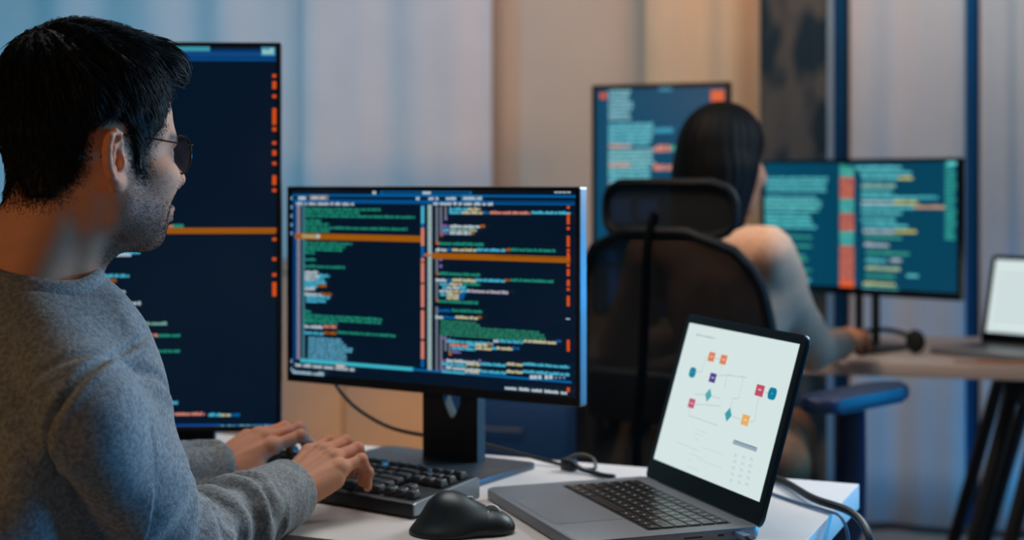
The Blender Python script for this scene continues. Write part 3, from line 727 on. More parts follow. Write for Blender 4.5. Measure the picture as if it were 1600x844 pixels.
for i in range(3):
    for j in range(5):
        u, v = L_(925 + i * 28 - j * 4, 540 + j * 22 + i * 7); cx, cz = pg.at(u, v)
        pg.quad(cx, cz - .0035, cx + .004, cz, (196, 212, 216))
        for k in range(2): pg.quad(cx + .0055, cz - .0012 - k * .002, cx + .009, cz - .0004 - k * .002, (180, 198, 204))
sc = pg.build(lid)
lap2, lid2, pg = laptop((1.292, 3.80), R(-50), .338, .246, R(14), 'open laptop with a bright white page at the right end of the far desk', keys=False)
pg.quad(-.14, .03, .14, .035, (190, 205, 210))
for i in range(8): pg.quad(-.14, .19 - i * .018, .02 + .01 * (i % 3), .195 - i * .018, (196, 208, 214))
for i in range(3): pg.quad(.06, .18 - i * .05, .12, .21 - i * .05, (200, 214, 222))
pg.build(lid2)

# ------------------------------------------------------------------ mechanical keyboard
KX, KY = Vector((.8, -.6, 0)), Vector((.6, .8, 0))
kc = Vector((-.131, 1.935, 0)) - KX * .182 + KY * .072
kbd = thing('keyboard', 'black mechanical keyboard under the hands of the man', 'keyboard', (kc.x, kc.y, .7422), math.atan2(-.6, .8))
TILT = R(5.5)
bm = bmesh.new()
prof = [(-.0705, .0), (-.0705, .0175), (-.066, .0195), (.066, .0325), (.071, .0305), (.071, .006), (.06, .0)]
Lr = [[bm.verts.new((sx * .181, y, z)) for y, z in prof] for sx in (-1, 1)]
for k in range(len(prof)): bm.faces.new((Lr[0][k], Lr[0][(k + 1) % len(prof)], Lr[1][(k + 1) % len(prof)], Lr[1][k]))
bm.faces.new(Lr[0]); bm.faces.new(Lr[1][::-1])
bmesh.ops.bevel(bm, geom=list(bm.edges), offset=.0015, segments=2, affect='EDGES', profile=.5); fin('case', bm, M['keycase'], kbd)
for sx in (-1, 1):  # end plates added so the keyboard's sides look lit
    bm = bmesh.new(); vs0 = [(y, z) for y, z in prof[1:6]] + [(.068, .0035), (-.0705, .0035)]; n_ = len(vs0)
    A_ = [bm.verts.new((sx * .1805, y * .985, z)) for y, z in vs0]; B_ = [bm.verts.new((sx * .1835, y * .975, z - .0006)) for y, z in vs0]
    bm.faces.new(A_); bm.faces.new(B_[::-1]); [bm.faces.new((A_[k], A_[(k + 1) % n_], B_[(k + 1) % n_], B_[k])) for k in range(n_)]
    fin('lit_end', bm, M['litside'], kbd, label='added pale end plate of the keyboard, coloured as if lit', smooth=False)
U = .01905; kcache = {}
def keycap(wu, sculpt):
    k = (wu, sculpt)
    if k not in kcache:
        bm = bmesh.new(); w0, d0 = wu * U - .0012, U - .0012
        add_box(bm, (0, 0, .0048), (w0, d0, .0096), 0, taper=((w0 - .0055) / w0, (d0 - .0060) / d0))
        for v in bm.verts:
            if v.co.z > .005: v.co.z += sculpt * v.co.y; v.co.y += .0006
        bmesh.ops.bevel(bm, geom=list(bm.edges), offset=.0011, segments=2, affect='EDGES', profile=.5)
        me = bpy.data.meshes.new('key'); bm.to_mesh(me); bm.free(); shade(me, 50); me.materials.append(M['key']); kcache[k] = me
    return kcache[k]
rowsK = [(0, [1, -1, 1, 1, 1, 1, -.5, 1, 1, 1, 1, -.5, 1, 1, 1, 1, -.25, 1, 1, 1]), (1.25, [1] * 13 + [2, -.25, 1, 1, 1]), (2.25, [1.5] + [1] * 12 + [1.5, -.25, 1, 1, 1]), (3.25, [1.75] + [1] * 11 + [2.25]), (4.25, [2.25] + [1] * 10 + [2.75, -1.25, 1]), (5.25, [1.25] * 3 + [6.25] + [1.25] * 4 + [-.25, 1, 1, 1])]
for ri, (yo, ks) in enumerate(rowsK):
    x = -9.125 * U
    y = (3.125 - yo - .5) * U - .0005; z = .0195 + (y + .066) * (.013 / .132) + .0012
    for kx in ks:
        if kx < 0: x += -kx * U; continue
        o = bpy.data.objects.new('key', keycap(kx, (-.15, -.12, -.04, .02, .08, .12)[ri])); C.objects.link(o); o.parent = kbd
        o.location = (x + kx * U / 2, y, z); o.rotation_euler = (TILT, 0, 0); x += kx * U
for sx in (-1, 1):
    bm = bmesh.new(); add_box(bm, (sx * .15, .062, .0015), (.03, .012, .007), .001); fin('rubber_foot', bm, M['black'], kbd)

# ------------------------------------------------------------------ mouse
s = SDF((-.075, -.055, -.004), (.075, .055, .062), .0012)
s.ell((-.020, .002, .012), (.036, .034, .040), .01); s.ell((.022, .002, .006), (.042, .030, .025), .028); s.ell((-.006, .030, .004), (.040, .020, .012), .016)
s.ell((-.026, -.006, .002), (.044, .040, .012), .022); s.cap((-.045, .012, .008), (.05, .026, .006), .012, .008, .012); s.half((0, 0, .0), (0, 0, -1), .003)
V, F = s.mesh()
mz = thing('mouse', 'dark sculpted computer mouse between keyboard and laptop', 'mouse', (-.060, 1.868, .7402), R(-5))
o = link('shell', fixmesh('shell', V, F), M['mousem'], mz)
o.rotation_euler = (0, 0, R(0))
bm = bmesh.new(); W_ = bmesh.ops.create_cone(bm, cap_ends=True, segments=24, radius1=.0115, radius2=.0115, depth=.006, matrix=Matrix.Translation((.034, .002, .024)) @ Matrix.Rotation(R(90), 4, 'X'))
bmesh.ops.bevel(bm, geom=[e for e in bm.edges if e.calc_face_angle(0) > 1], offset=.001, segments=2, affect='EDGES', profile=.5); fin('scroll_wheel', bm, M['white'], mz)
bm = bmesh.new(); add_box(bm, (.006, .002, .043), (.009, .004, .004), .001); fin('mode_button', bm, M['white'], mz)
bm = bmesh.new(); add_tube(bm, smooth_path([(.060, -.012, .012), (.048, -.004, .0215), (.030, -.006, .0315)], 6), .0006, 6); fin('button_split', bm, M['black'], mz)

# ------------------------------------------------------------------ cables
def cable(pts, r, m, label, n=8):
    bm = bmesh.new(); add_tube(bm, smooth_path(pts, n), r, 10); o = fin('cable', bm, m); return tag(o, label, 'cable')
def wp(u, v, Y): return ((u - 800) / 2300 * Y, Y, CAMZ - (v - 290) / 2300 * Y)
DZ = .7425
cable([wp(505, 560, 2.42), wp(528, 606, 2.42), wp(560, 640, 2.40), wp(610, 668, 2.385), wp(668, 681, 2.375), wp(720, 687, 2.375), wp(765, 697, 2.36), wp(830, 714, 2.33), wp(880, 727, 2.295)], .0032, M['cable'], 'black cable looping down behind the wide code monitor')
ad = thing('cable_adapter', 'small black plug adapter with knotted lead on the desk behind the laptop', 'adapter', (.088, 2.27, .7405), R(-50))
bm = bmesh.new(); add_box(bm, (0, 0, .009), (.026, .016, .018), .003); fin('body', bm, M['cable'], ad)
bm = bmesh.new(); add_tube(bm, smooth_path([(.01, 0, .012), (.03, -.002, .007), (.05, .004, .004), (.075, .0, .004), (.095, .006, .004)]), .004, 8); fin('lead', bm, M['cable'], ad)
bm = bmesh.new(); add_tube(bm, smooth_path([(-.01, 0, .014), (.0, .02, .022), (.02, .03, .018), (.035, .022, .006), (.02, .008, .004)]), .0028, 8); fin('loop', bm, M['cable'], ad)
cable([wp(1150, 745, 2.20)[:2] + (DZ + .003,), wp(1215, 742, 2.17)[:2] + (DZ + .004,), (.415, 2.03, DZ + .006), (.452, 1.95, .745), (.462, 1.895, .72), (.462, 1.885, .66), (.455, 1.90, .55), (.43, 1.93, .40), (.42, 1.95, .2)], .0055, M['cable'], 'thick dark cable running off the right edge of the front desk')
cable([(.34, 2.16, DZ), (.365, 2.10, DZ), (.395, 2.03, DZ), (.420, 1.98, DZ + .001), (.437, 1.945, .738), (.442, 1.93, .69), (.442, 1.93, .50)], .0022, M['cable_blue'], 'thin pale blue cable lying on the desk corner right of the laptop')
pl = thing('charging_plug', 'pale blue charging plug pushed into the right side of the front laptop', 'plug', (0, 0, 0))
Lm = Matrix.Translation((.136, 1.955, .74)) @ Matrix.Rotation(math.atan2(-.942, .336), 4, 'Z')
pl.location = Lm @ Vector((.171, .092, .0085)); pl.rotation_euler = (0, 0, math.atan2(-.942, .336))
bm = bmesh.new(); add_box(bm, (.012, 0, 0), (.026, .012, .007), .0025); fin('housing', bm, M['plug'] if 'plug' in M else M['cable_blue'], pl)
bm = bmesh.new(); add_tube(bm, smooth_path([(.024, 0, 0), (.04, 0, -.001), (.06, .004, -.003), (.10, .03, -.004), (.13, .08, -.004)]), .0026, 8); fin('lead', bm, M['cable'], pl)

# ------------------------------------------------------------------ things on the far desk
hp = thing('headphones', 'dark headphones lying on the far desk right of the landscape monitor foot', 'headphones', (1.00, 3.84, .7402), R(20))
bm = bmesh.new(); pts = [(-.085 * math.cos(a) - .02, .05 * math.sin(a), .03 + .03 * math.sin(a)) for a in [math.pi * k / 16 for k in range(17)]]
add_tube(bm, pts, .007, 8); fin('headband', bm, M['black'], hp)
for cx_, cy_ in ((.062, -.0), (-.105, 0)):
    bm = bmesh.new(); bmesh.ops.create_uvsphere(bm, u_segments=20, v_segments=12, radius=1)
    for v in bm.verts: v.co = Vector((v.co.x * .022 + cx_, v.co.y * .032 + cy_, v.co.z * .031 + .031))
    fin('ear_cup', bm, M['black_matte'], hp)
def sheet(name, c, ang, s_, m, label, cat, th=.002, z=.7401, bev=0.):
    t = thing(name, label, cat, (c[0], c[1], z), ang); bm = bmesh.new(); add_box(bm, (0, 0, th / 2), (s_[0], s_[1], th), bev); fin('pages', bm, m, t); return t
M['orange'] = mat('orange_cover', srgb(190, 120, 50), .6); M['pink'] = mat('pink_paper', srgb(170, 110, 110), .6)
t = sheet('notebook', (1.212, 3.598), R(-15), (.14, .05), M['paper'], 'thin notebook with an orange cover on the front edge of the far desk', 'notebook', .006)
bm = bmesh.new(); add_box(bm, (0, 0, .007), (.144, .054, .0014)); fin('cover', bm, M['orange'], t)
t = sheet('paper_note', (1.14, 3.655), R(-25), (.08, .05), M['pink'], 'small pink paper slip on the far desk beside the laptop', 'paper', .0012)
t = sheet('paper_sheet', (1.00, 3.71), R(-5), (.10, .07), M['paper'], 'small white paper sheet in front of the headphones on the far desk', 'paper', .0012)

# ------------------------------------------------------------------ seated man: frame of his body
SKIN, SKIN_D, LIP, STUB = np.array(srgb(212, 146, 114)[:3]), np.array(srgb(178, 112, 78)[:3]), np.array(srgb(172, 104, 98)[:3]), np.array(srgb(62, 58, 56)[:3])
BF, BR, UP = Vector((.6, .8, 0)), Vector((.8, -.6, 0)), Vector((0, 0, 1))
C7 = Vector((-.560, 1.585, 1.068))
SHR = Vector((-.440, 1.490, .940)); SHL = C7 + BR * -.17 + BF * .02 - UP * .10
ELR, WRR = Vector((-.392, 1.665, .762)), Vector((-.292, 1.890, .784))
ELL, WRL = Vector((-.615, 1.93, .775)), Vector((-.424, 2.095, .774))
PEL = Vector((-.63, 1.47, .53))

# head: x forward, y to his left, z up, origin between the ears
HYAW, HPITCH = R(46), R(0)
HO = Vector((-.470, 1.62, 1.205))
HM = frame(HO, (math.cos(HYAW) * math.cos(HPITCH), math.sin(HYAW) * math.cos(HPITCH), -math.sin(HPITCH)))
HI = HM.inverted()

def ear(s, sy):
    """outer ear on side sy (-1 right, +1 left), built as rims, bowl and lobe"""
    E = Matrix.Translation((-.006, sy * .0735, .004)) @ Matrix.Rotation(sy * R(-24), 4, 'Z') @ Matrix.Rotation(R(-8), 4, 'Y') @ Matrix.Scale(.88, 4)
    e = lambda x, y, z: tuple(E @ Vector((x, sy * y, z)))
    s.ell(e(-.010, .002, 0), (.017, .0045, .030), .006, rot=E.to_3x3().normalized())
    hx = [(.004, .002, .006), (.006, .004, .018), (.001, .007, .029), (-.010, .009, .0335), (-.021, .010, .028), (-.027, .010, .014), (-.027, .009, -.002), (-.021, .008, -.018), (-.012, .006, -.027), (-.004, .004, -.030)]
    s.chain([e(*p) for p in hx], [.0030, .0032, .0034, .0036, .0038, .0036, .0034, .0034, .004, .0045], .0035)
    ah = [(-.006, .006, .022), (-.013, .007, .014), (-.017, .007, .003), (-.014, .006, -.010), (-.007, .0055, -.016)]
    s.chain([e(*p) for p in ah], [.0022, .0030, .0034, .0032, .0028], .004)
    s.cap(e(-.003, .0055, .020), e(-.016, .0075, .022), .0022, .0024, .004)
    s.ell(e(-.004, .003, -.029), (.0085, .0045, .0085), .006, rot=E.to_3x3().normalized())
    s.ell(e(.004, .003, -.004), (.0042, .0042, .0065), .004, rot=E.to_3x3().normalized())
    s.ell(e(-.005, .006, -.002), (.0088, .0085, .0125), .003, 's', rot=E.to_3x3().normalized())
    s.ell(e(-.010, .0085, .0235), (.0085, .0050, .0045), .002, 's', rot=E.to_3x3().normalized())
    s.ell(e(-.001, .002, -.005), (.0050, .0110, .0065), .002, 's', rot=E.to_3x3().normalized())

def head_sdf(female=False, h=.0016, nape=None):
    s = SDF((-.15, -.105, -.21), (.145, .105, .15), h)
    s.ell((-.003, 0, .046), (.089, .075, .086), .01)
    s.ell((.042, 0, .046), (.053, .060, .062), .03)
    s.cap((.082, -.030, .020), (.082, .030, .020), .0125, k=.022)
    s.ell((.040, 0, -.030), (.052, .058, .064), .02)
    for y in (-1, 1):
        s.ell((.060, y * .046, -.016), (.030, .020, .020), .02)
        s.cap((.006, y * .050, -.053), (.066, y * .016, -.087), .016, .016, .032)
        s.cap((.006, y * .052, -.052), (.002, y * .058, -.010), .014, .014, .03); s.ell((.036, y * .040, -.046), (.034, .016, .030), .03)
    s.ell((.036, 0, -.064), (.046, .044, .028), .02)
    s.ell((.074, 0, -.058), (.027, .028, .030), .018)
    s.ell((.079, 0, -.091), (.015, .018, .014), .014)
    s.cap((.094, 0, .016), (.117, 0, -.016), .0065, .0086, .012)
    s.ell((.116, 0, -.0185), (.0105, .0105, .0090), .006)
    for y in (-1, 1):
        s.ell((.104, y * .0125, -.0235), (.0115, .0065, .0078), .006)
        s.ell((.109, y * .0075, -.0290), (.0055, .0030, .0035), .003, 's')
        s.ell((.099, y * .033, .004), (.017, .019, .0125), .014, 's')
        s.ell((.0775, y * .031, .005), (.0125, .0125, .0125), .002)
        s.cap((.083, y * .016, .012), (.080, y * .044, .010), .0045, .0040, .005)
        s.cap((.084, y * .018, -.005), (.080, y * .042, -.004), .0032, .0030, .004)
    # lips
    s.chain([(.094, -.023, -.0605), (.1015, -.010, -.0545), (.1035, 0, -.0560), (.1015, .010, -.0545), (.094, .023, -.0605)], [.0028, .0048, .0048, .0048, .0028], .005)
    s.chain([(.094, -.021, -.0630), (.1000, -.009, -.0680), (.1005, .009, -.0680), (.094, .021, -.0630)], [.0028, .0054, .0054, .0028], .005)
    s.cap((.106, -.018, -.0622), (.106, .018, -.0622), .0022, k=.003, mode='s')
    s.ell((.106, 0, -.080), (.010, .020, .006), .012, 's')
    # neck
    n0, n1 = (-.026, 0, -.035), nape
    s.cap(n0, n1, .053, .060, .03)
    s.cap((.015, 0, -.085), tuple(np.array(n1) + (.055, 0, -.02)), .022, .028, .03)
    for y in (-1, 1):
        s.cap((-.022, y * .045, -.045), tuple(np.array(n1) + (.062, y * .012, -.035)), .011, .012, .020)
        s.cap((-.045, y * .022, -.050), tuple(np.array(n1) + (-.020, y * .040, 0)), .019, .026, .02)
        ear(s, y)
    return s
n7 = HI @ (C7 + BF * .030 - UP * .015)
hs = head_sdf(nape=tuple(n7))
HV, HF = hs.mesh()

def mixc(c, t, m): return c * (1 - m[:, None]) + np.asarray(t)[None, :] * m[:, None]
def sstep(x, a, b): t = np.clip((x - a) / (b - a), 0, 1); return t * t * (3 - 2 * t)
def seg_poly(px, pz, poly):
    """signed distance in the side view to a polygon (negative inside)"""
    d = np.full(px.shape, 9.); ins = np.zeros(px.shape, bool); n = len(poly)
    for i in range(n):
        a, b = poly[i], poly[(i + 1) % n]; ex, ez = b[0] - a[0], b[1] - a[1]; wx, wz = px - a[0], pz - a[1]
        t = np.clip((wx * ex + wz * ez) / (ex * ex + ez * ez), 0, 1); d = np.minimum(d, np.hypot(wx - ex * t, wz - ez * t))
        c = (a[1] > pz) != (b[1] > pz); xi = a[0] + (pz - a[1]) / (ez if ez else 1e-9) * ex; ins ^= c & (px < xi)
    return np.where(ins, -d, d)
# hairline seen from the side: nape, behind the ear, over the ear, sideburn, temple, forehead
HAIRP = [(-.086, -.010), (-.080, -.042), (-.062, -.040), (-.046, -.024), (-.036, -.006), (-.034, .030), (-.012, .045), (.006, .040), (.014, .018), (.018, -.012), (.034, -.014), (.037, .016), (.046, .030), (.058, .042), (.070, .068), (.083, .090), (.16, .104), (.16, .2), (-.16, .2), (-.16, .085), (-.104, .055), (-.094, .020)]
def head_cols(V):
    c = np.tile(SKIN, (len(V), 1)); x, y, z = V[:, 0], V[:, 1], V[:, 2]
    red = np.exp(-((x - .118) ** 2 + y ** 2 + (z + .024) ** 2) / .015 ** 2) * .35 + np.exp(-((np.abs(y) - .085) ** 2) / .008 ** 2) * .45
    c = mixc(c, srgb(214, 120, 92)[:3], np.clip(red, 0, .6))
    sb = sstep(-z, .012, .055) * sstep(x, -.012, .014) * (1 - sstep(-z, .118, .13))
    sb = np.maximum(sb, sstep(-z, -.012, .02) * sstep(x, .004, .014) * (1 - sstep(x, .036, .056)) * .9)
    cheek = np.exp(-(((x - .068) / .030) ** 2 + ((z + .028) / .026) ** 2)); sb = sb * (1 - .85 * np.clip(cheek, 0, 1))
    sb = sb * np.clip(.80 + .15 * vnoise(V, 120, 3), 0, 1) * .82
    c = mixc(c, STUB, np.clip(sb, 0, .8))
    lips = np.exp(-((z + .0615) / .0090) ** 4) * np.exp(-(y / .022) ** 4) * sstep(x, .092, .098); c = mixc(c, LIP, lips * .9)
    eb = np.exp(-((z - .0285 - .02 * (np.abs(y) - .03)) / .0052) ** 2) * sstep(np.abs(y), .010, .016) * (1 - sstep(np.abs(y), .050, .058)) * sstep(x, .06, .075); c = mixc(c, srgb(20, 18, 18)[:3], eb * .95)
    eye = ((x - .0775) ** 2 + (np.abs(y) - .031) ** 2 + (z - .005) ** 2 < .0131 ** 2) & (x > .083); c[eye] = srgb(190, 188, 186)[:3]
    iris = eye & ((np.abs(y) - .032) ** 2 + (z - .004) ** 2 < .0055 ** 2); c[iris] = srgb(24, 16, 12)[:3]
    hm = sstep(-seg_poly(x, z, HAIRP), -.006, .008); c = mixc(c, srgb(24, 24, 26)[:3], hm * .9)
    c *= (1 + .05 * vnoise(V, 160, 9))[:, None]
    return c
HC = head_cols(HV)
def warp(V):
    w_ = sstep(V[:, 0], -.03, .03) * sstep(-V[:, 2], .025, .05); V = V.copy(); V[:, 2] += w_ * np.minimum(-V[:, 2] - .03, .08) * .11; return V

# ---- hands: x towards the fingertips, y towards the thumb, z out of the back of the hand
def hand_sdf(curls, thumb, spread=(.12, .03, -.06, -.16), h=.0012):
    s = SDF((-.12, -.062, -.10), (.185, .082, .062), h)
    mcp = [(.084, .027, .004), (.090, .007, .007), (.085, -.014, .005), (.075, -.033, -.001)]
    ln = [(.044, .026, .021), (.049, .030, .022), (.045, .028, .022), (.035, .021, .019)]
    rad = [(.0098, .0088, .0080, .0068), (.0100, .0090, .0081, .0069), (.0095, .0085, .0077, .0066), (.0085, .0074, .0068, .0058)]
    base = [(.008, .014, .0), (.006, .004, .003), (.005, -.008, .002), (.004, -.018, -.002)]
    for m_, b_ in zip(mcp, base): s.cap(b_, m_, .0135, .0112, .012)
    s.ell((.045, -.002, -.006), (.048, .032, .0135), .012)
    s.cap((.004, .014, -.008), (.050, .034, -.012), .015, .011, .016)      # ball of the thumb
    s.cap((.006, -.018, -.008), (.060, -.034, -.010), .013, .010, .014)
    s.ell((-.004, 0, 0), (.022, .027, .018), .012); s.cap((-.02, 0, -.002), (-.045, 0, .012), .024, .020, .015)
    s.ell((-.012, -.022, .010), (.008, .007, .007), .010)                   # wrist bone
    for m_, b_ in zip(mcp, base):                                            # tendons and knuckles
        s.cap((b_[0] + .02, b_[1] * 1.1, b_[2] + .0115), (m_[0] - .006, m_[1], m_[2] + .0085), .0022, .0030, .006); s.ell((m_[0] - .001, m_[1], m_[2] + .004), (.0095, .0082, .0082), .006)
    f_all = None; nails = []
    for i in range(4):
        f = s.like(); p = Vector(mcp[i]); a = 0; yaw = spread[i]; pts = [p.copy()]
        for j in range(3):
            a += R(curls[i][j]); d = Vector((math.cos(a) * math.cos(yaw), math.sin(yaw), math.sin(a))); p = p + d * ln[i][j]; pts.append(p.copy())
        for j in range(3): f.cap(pts[j], pts[j + 1], rad[i][j], rad[i][j + 1], .004)
        for j in (1, 2): f.ell(pts[j], (rad[i][j] * 1.07,) * 3, .004)
        d = (pts[3] - pts[2]).normalized(); nrm = Vector((-math.sin(a) * math.cos(yaw), 0, math.cos(a))).normalized()
        nails.append((pts[3] - d * .001 + nrm * rad[i][3] * .55, d, nrm, rad[i][3]))
        f_all = f if f_all is None else f_all; 
        if f is not f_all: f_all.d = np.minimum(f_all.d, f.d)
    t = s.like(); T = [Vector(q) for q in thumb]
    t.cap(T[0], T[1], .0150, .0115, .006); t.cap(T[1], T[2], .0108, .0095, .004); t.cap(T[2], T[3], .0095, .0080, .004); t.ell(T[2], (.0102,) * 3, .004)
    d = (T[3] - T[2]).normalized(); nrm = Vector((0, .5, .85)).normalized(); nails.append((T[3] + nrm * .0045, d, nrm, .0085))
    s.d = smin(s.d, f_all.d, .007); s.d = smin(s.d, t.d, .010)
    return s, nails
def hand_piece(curls, thumb, M4, mirror, spread):
    s, nails = hand_sdf(curls, thumb, spread); V, F = s.mesh()
    c = np.tile(SKIN * .93, (len(V), 1)); c = mixc(c, srgb(196, 112, 84)[:3], np.clip(sstep(V[:, 0], .07, .13), 0, 1) * .30)
    for p, d, nrm, r_ in nails:
        q = V - np.array(p); a = q @ np.array(d); n_ = q @ np.array(nrm); b_ = np.sqrt(np.maximum((q ** 2).sum(1) - a * a - n_ * n_, 0))
        c[(a > -.009) & (a < .004) & (b_ < r_ * .72) & (n_ > r_ * .15)] = srgb(226, 176, 156)[:3]
    if mirror: V = V * np.array([1, -1, 1]); F = F[:, ::-1]
    return xf(V, M4), F, c
curR = [(-12, -66, -24), (-16, -64, -22), (-14, -70, -32), (-8, -74, -40)]
curL = [(-6, -56, -24), (-12, -66, -22), (-16, -66, -22), (-20, -60, -22)]
thR = [(.012, .020, -.010), (.048, .046, -.022), (.075, .056, -.034), (.098, .052, -.044)]
hdR = frame(WRR, (.56, .80, .40), (.06, -.08, 1)); hdL = frame(WRL, (.80, .56, .42), (.10, -.22, 1))
HRp = hand_piece(curR, thR, hdR, False, (.15, .05, -.07, -.20)); HLp = hand_piece(curL, thR, hdL, True, (.14, .04, -.06, -.18))

# ---- torso and arms under the clothes
s = SDF((-.85, 1.22, .40), (-.18, 2.18, 1.16), .008)
s.cap(C7 + BF * .06 - UP * .03, PEL + BF * .06, .06, .10, .03)
for a, b, c in ((SHR, ELR, WRR), (SHL, ELL, WRL)):
    s.cap(C7 - UP * .04 + BF * .04, a + BF * .01, .035, .036, .02); s.cap(a + BF * .01, b, .036, .030, .02); s.cap(b, c, .028, .022, .01)
BV, BFa = s.mesh()
pieces = [(xf(warp(HV), HM), HF, HC), HRp, HLp, (BV, BFa, np.tile(SKIN, (len(BV), 1)))]
man = thing('person', 'person in grey sweater and round glasses typing with both hands at the keyboard', 'person', (-.57, 1.60, 0))
def world_child(name, V, F, m, cols=None, parent=man):
    V = V - np.array(parent.location); return link(name, fixmesh(name, V, F, cols), m, parent)
V, F, K = join_vf(pieces); world_child('body', V, F, M['skin'], K)

# ---- hair: a close volume plus combed strands
def hair_sdf():
    s = SDF((-.15, -.115, -.08), (.155, .115, .185), .002)
    s.ell((-.004, 0, .053), (.092, .0790, .091), .01)
    s.ell((-.012, 0, .092), (.080, .064, .062), .022); s.ell((.040, 0, .105), (.062, .060, .040), .03)
    s.ell((.076, 0, .107), (.034, .052, .029), .02)
    for y in (-1, 1): s.ell((.010, y * .060, .062), (.052, .022, .042), .02)
    X, Y, Z = np.meshgrid(*s.ax, indexing='ij')
    pd = seg_poly(X[:, 0, :].astype(float), Z[:, 0, :].astype(float), HAIRP)[:, None, :]
    inner = hs.sample(np.stack([X.ravel(), Y.ravel(), Z.ravel()], 1)).reshape(X.shape)
    fringe = np.clip((X - .05) / .04, 0, 1) * np.clip(1 - np.abs(Y) / .07, 0, 1)
    s.d = np.maximum(s.d, -smin(-inner + .0075, np.full_like(inner, 9), 0) * 0 - 9)   # keep shape
    s.d = smin(s.d, (inner - .004).astype(np.float32), .006)
    s.d = -smin(-s.d, -(pd - .006 * fringe).astype(np.float32), .012)
    P = np.stack([X.ravel(), Y.ravel(), Z.ravel()], 1)
    ang = np.arctan2(P[:, 1], P[:, 0] + .06)
    g = np.sin(ang * 34 + 2.5 * np.sin(P[:, 2] * 60) + 60 * P[:, 2]) * .0012 + np.sin(ang * 13 + 30 * P[:, 2]) * .0016
    s.d = s.d + g.reshape(X.shape).astype(np.float32) * np.clip((Z - .02) / .06, 0, 1)
    return s
hr = hair_sdf(); V, F = hr.mesh(); V = V - .001 * hr.grad(V)
rsn = np.random.RandomState(5)
def strands(sd, roots, flow, length, lift, width, nseg=7, clump=.6):
    """thin three-sided strands that follow the surface of sd from roots along flow()"""
    P = roots.copy(); path = [P - sd.grad(P) * .002]; n = len(P); L = length[:, None] / nseg
    wob = rsn.normal(size=(n, 3)) * .25
    for k in range(nseg):
        g = sd.grad(P, .004); d = flow(P, k / nseg) + wob * clump; d -= (d * g).sum(1, keepdims=True) * g; d /= np.linalg.norm(d, axis=1, keepdims=True) + 1e-9
        P = P + d * L; dist = sd.sample(P)[:, None]; tgt = (lift * (k + 1) / nseg)[:, None]
        P = P + g * (tgt - dist) * .8; path.append(P.copy())
    path = np.stack(path, 1); m = path.shape[1]
    t = np.gradient(path, axis=1); t /= np.linalg.norm(t, axis=2, keepdims=True) + 1e-9
    up = np.array([.31, .52, .79]); sdv = np.cross(t, up); sdv /= np.linalg.norm(sdv, axis=2, keepdims=True) + 1e-9; nv = np.cross(sdv, t)
    wd = width[:, None, None] * (1 - np.linspace(0, .85, m) ** 2)[None, :, None]
    ring = np.stack([path + wd * (math.cos(a) * sdv + math.sin(a) * nv) for a in (0, 2.094, 4.189)], 2)
    VV = ring.reshape(-1, 3); base = (np.arange(n) * m * 3)[:, None, None] + (np.arange(m - 1) * 3)[None, :, None]
    Fs = [np.stack([base[..., 0] + a, base[..., 0] + b, base[..., 0] + b + 3, base[..., 0] + a + 3], -1).reshape(-1, 4) for a, b in ((0, 1), (1, 2), (2, 0))]
    return VV, np.concatenate(Fs)
def pick(V, n, wfun):
    w_ = wfun(V); w_ = w_ / w_.sum(); return V[rsn.choice(len(V), n, p=w_)] + rsn.normal(size=(n, 3)) * .0016
def flow_top(P, t):
    x, y, z = P[:, 0], P[:, 1], P[:, 2]; d = np.stack([x * 0 + 1.0, .55 + 1.2 * y * 8, -.25 + 0 * x], 1)
    side = sstep(np.abs(y), .045, .075)[:, None]; d = d * (1 - side) + side * np.stack([.55 + 0 * x, 0 * x, -1.0 + 0 * x], 1)
    back = sstep(-x, .03, .08)[:, None]; d = d * (1 - back) + back * np.stack([-.1 + 0 * x, .2 * y, -1 + 0 * x], 1); return d
up_ = pick(V, 5200, lambda v: (v[:, 2] > .055) * 1.0 * (seg_poly(v[:, 0], v[:, 2], HAIRP) < -.006))
Lr_ = .020 + .030 * rsn.rand(len(up_)) * sstep(up_[:, 2], .05, .12)
sv1 = strands(hr, up_, flow_top, Lr_, .001 + .0045 * rsn.rand(len(up_)) ** 2, np.full(len(up_), .00055))
lo_ = pick(V, 5200, lambda v: (v[:, 2] <= .075) * 1.0)
sv2 = strands(hr, lo_, flow_top, .009 + .006 * rsn.rand(len(lo_)), .0005 + .002 * rsn.rand(len(lo_)), np.full(len(lo_), .0004), 4)
# soft fade of very short hairs over nape and sideburn
fd = pick(HV, 16000, lambda v: np.clip(1 - (seg_poly(v[:, 0], v[:, 2], HAIRP) + .004) / .020, 0, 1) ** 2 * (seg_poly(v[:, 0], v[:, 2], HAIRP) > -.012) * (v[:, 2] < .045) * (np.abs(v[:, 1]) < .080) * ((v[:, 0] < -.03) | (v[:, 0] > .006)) * (np.abs(v[:, 1]) > -1))
sv3 = strands(hs, fd, flow_top, .0022 + .0022 * rsn.rand(len(fd)), .0005 + .0007 * rsn.rand(len(fd)), np.full(len(fd), .00019), 3)
# fringe swept over the forehead
fr = pick(V, 900, lambda v: (v[:, 0] > .055) * (v[:, 2] > .085) * (np.abs(v[:, 1]) < .06) * 1.0)
sv4 = strands(hr, fr, lambda P, t: np.stack([1.2 + 0 * P[:, 0], -.35 + 0 * P[:, 0], -.1 - .7 * t + 0 * P[:, 0]], 1), .030 + .022 * rsn.rand(len(fr)), .003 + .007 * rsn.rand(len(fr)), np.full(len(fr), .0007))
st = [(V, F)] + [sv1, sv2, sv3, sv4]
Vh, Fh, _ = join_vf([(a, b, np.zeros((len(a), 3))) for a, b in st])
M['hair'] = mat('black_hair', srgb(4, 6, 9), .58, spec=.2)
ho = world_child('hair', xf(Vh, HM), Fh, M['hair'])
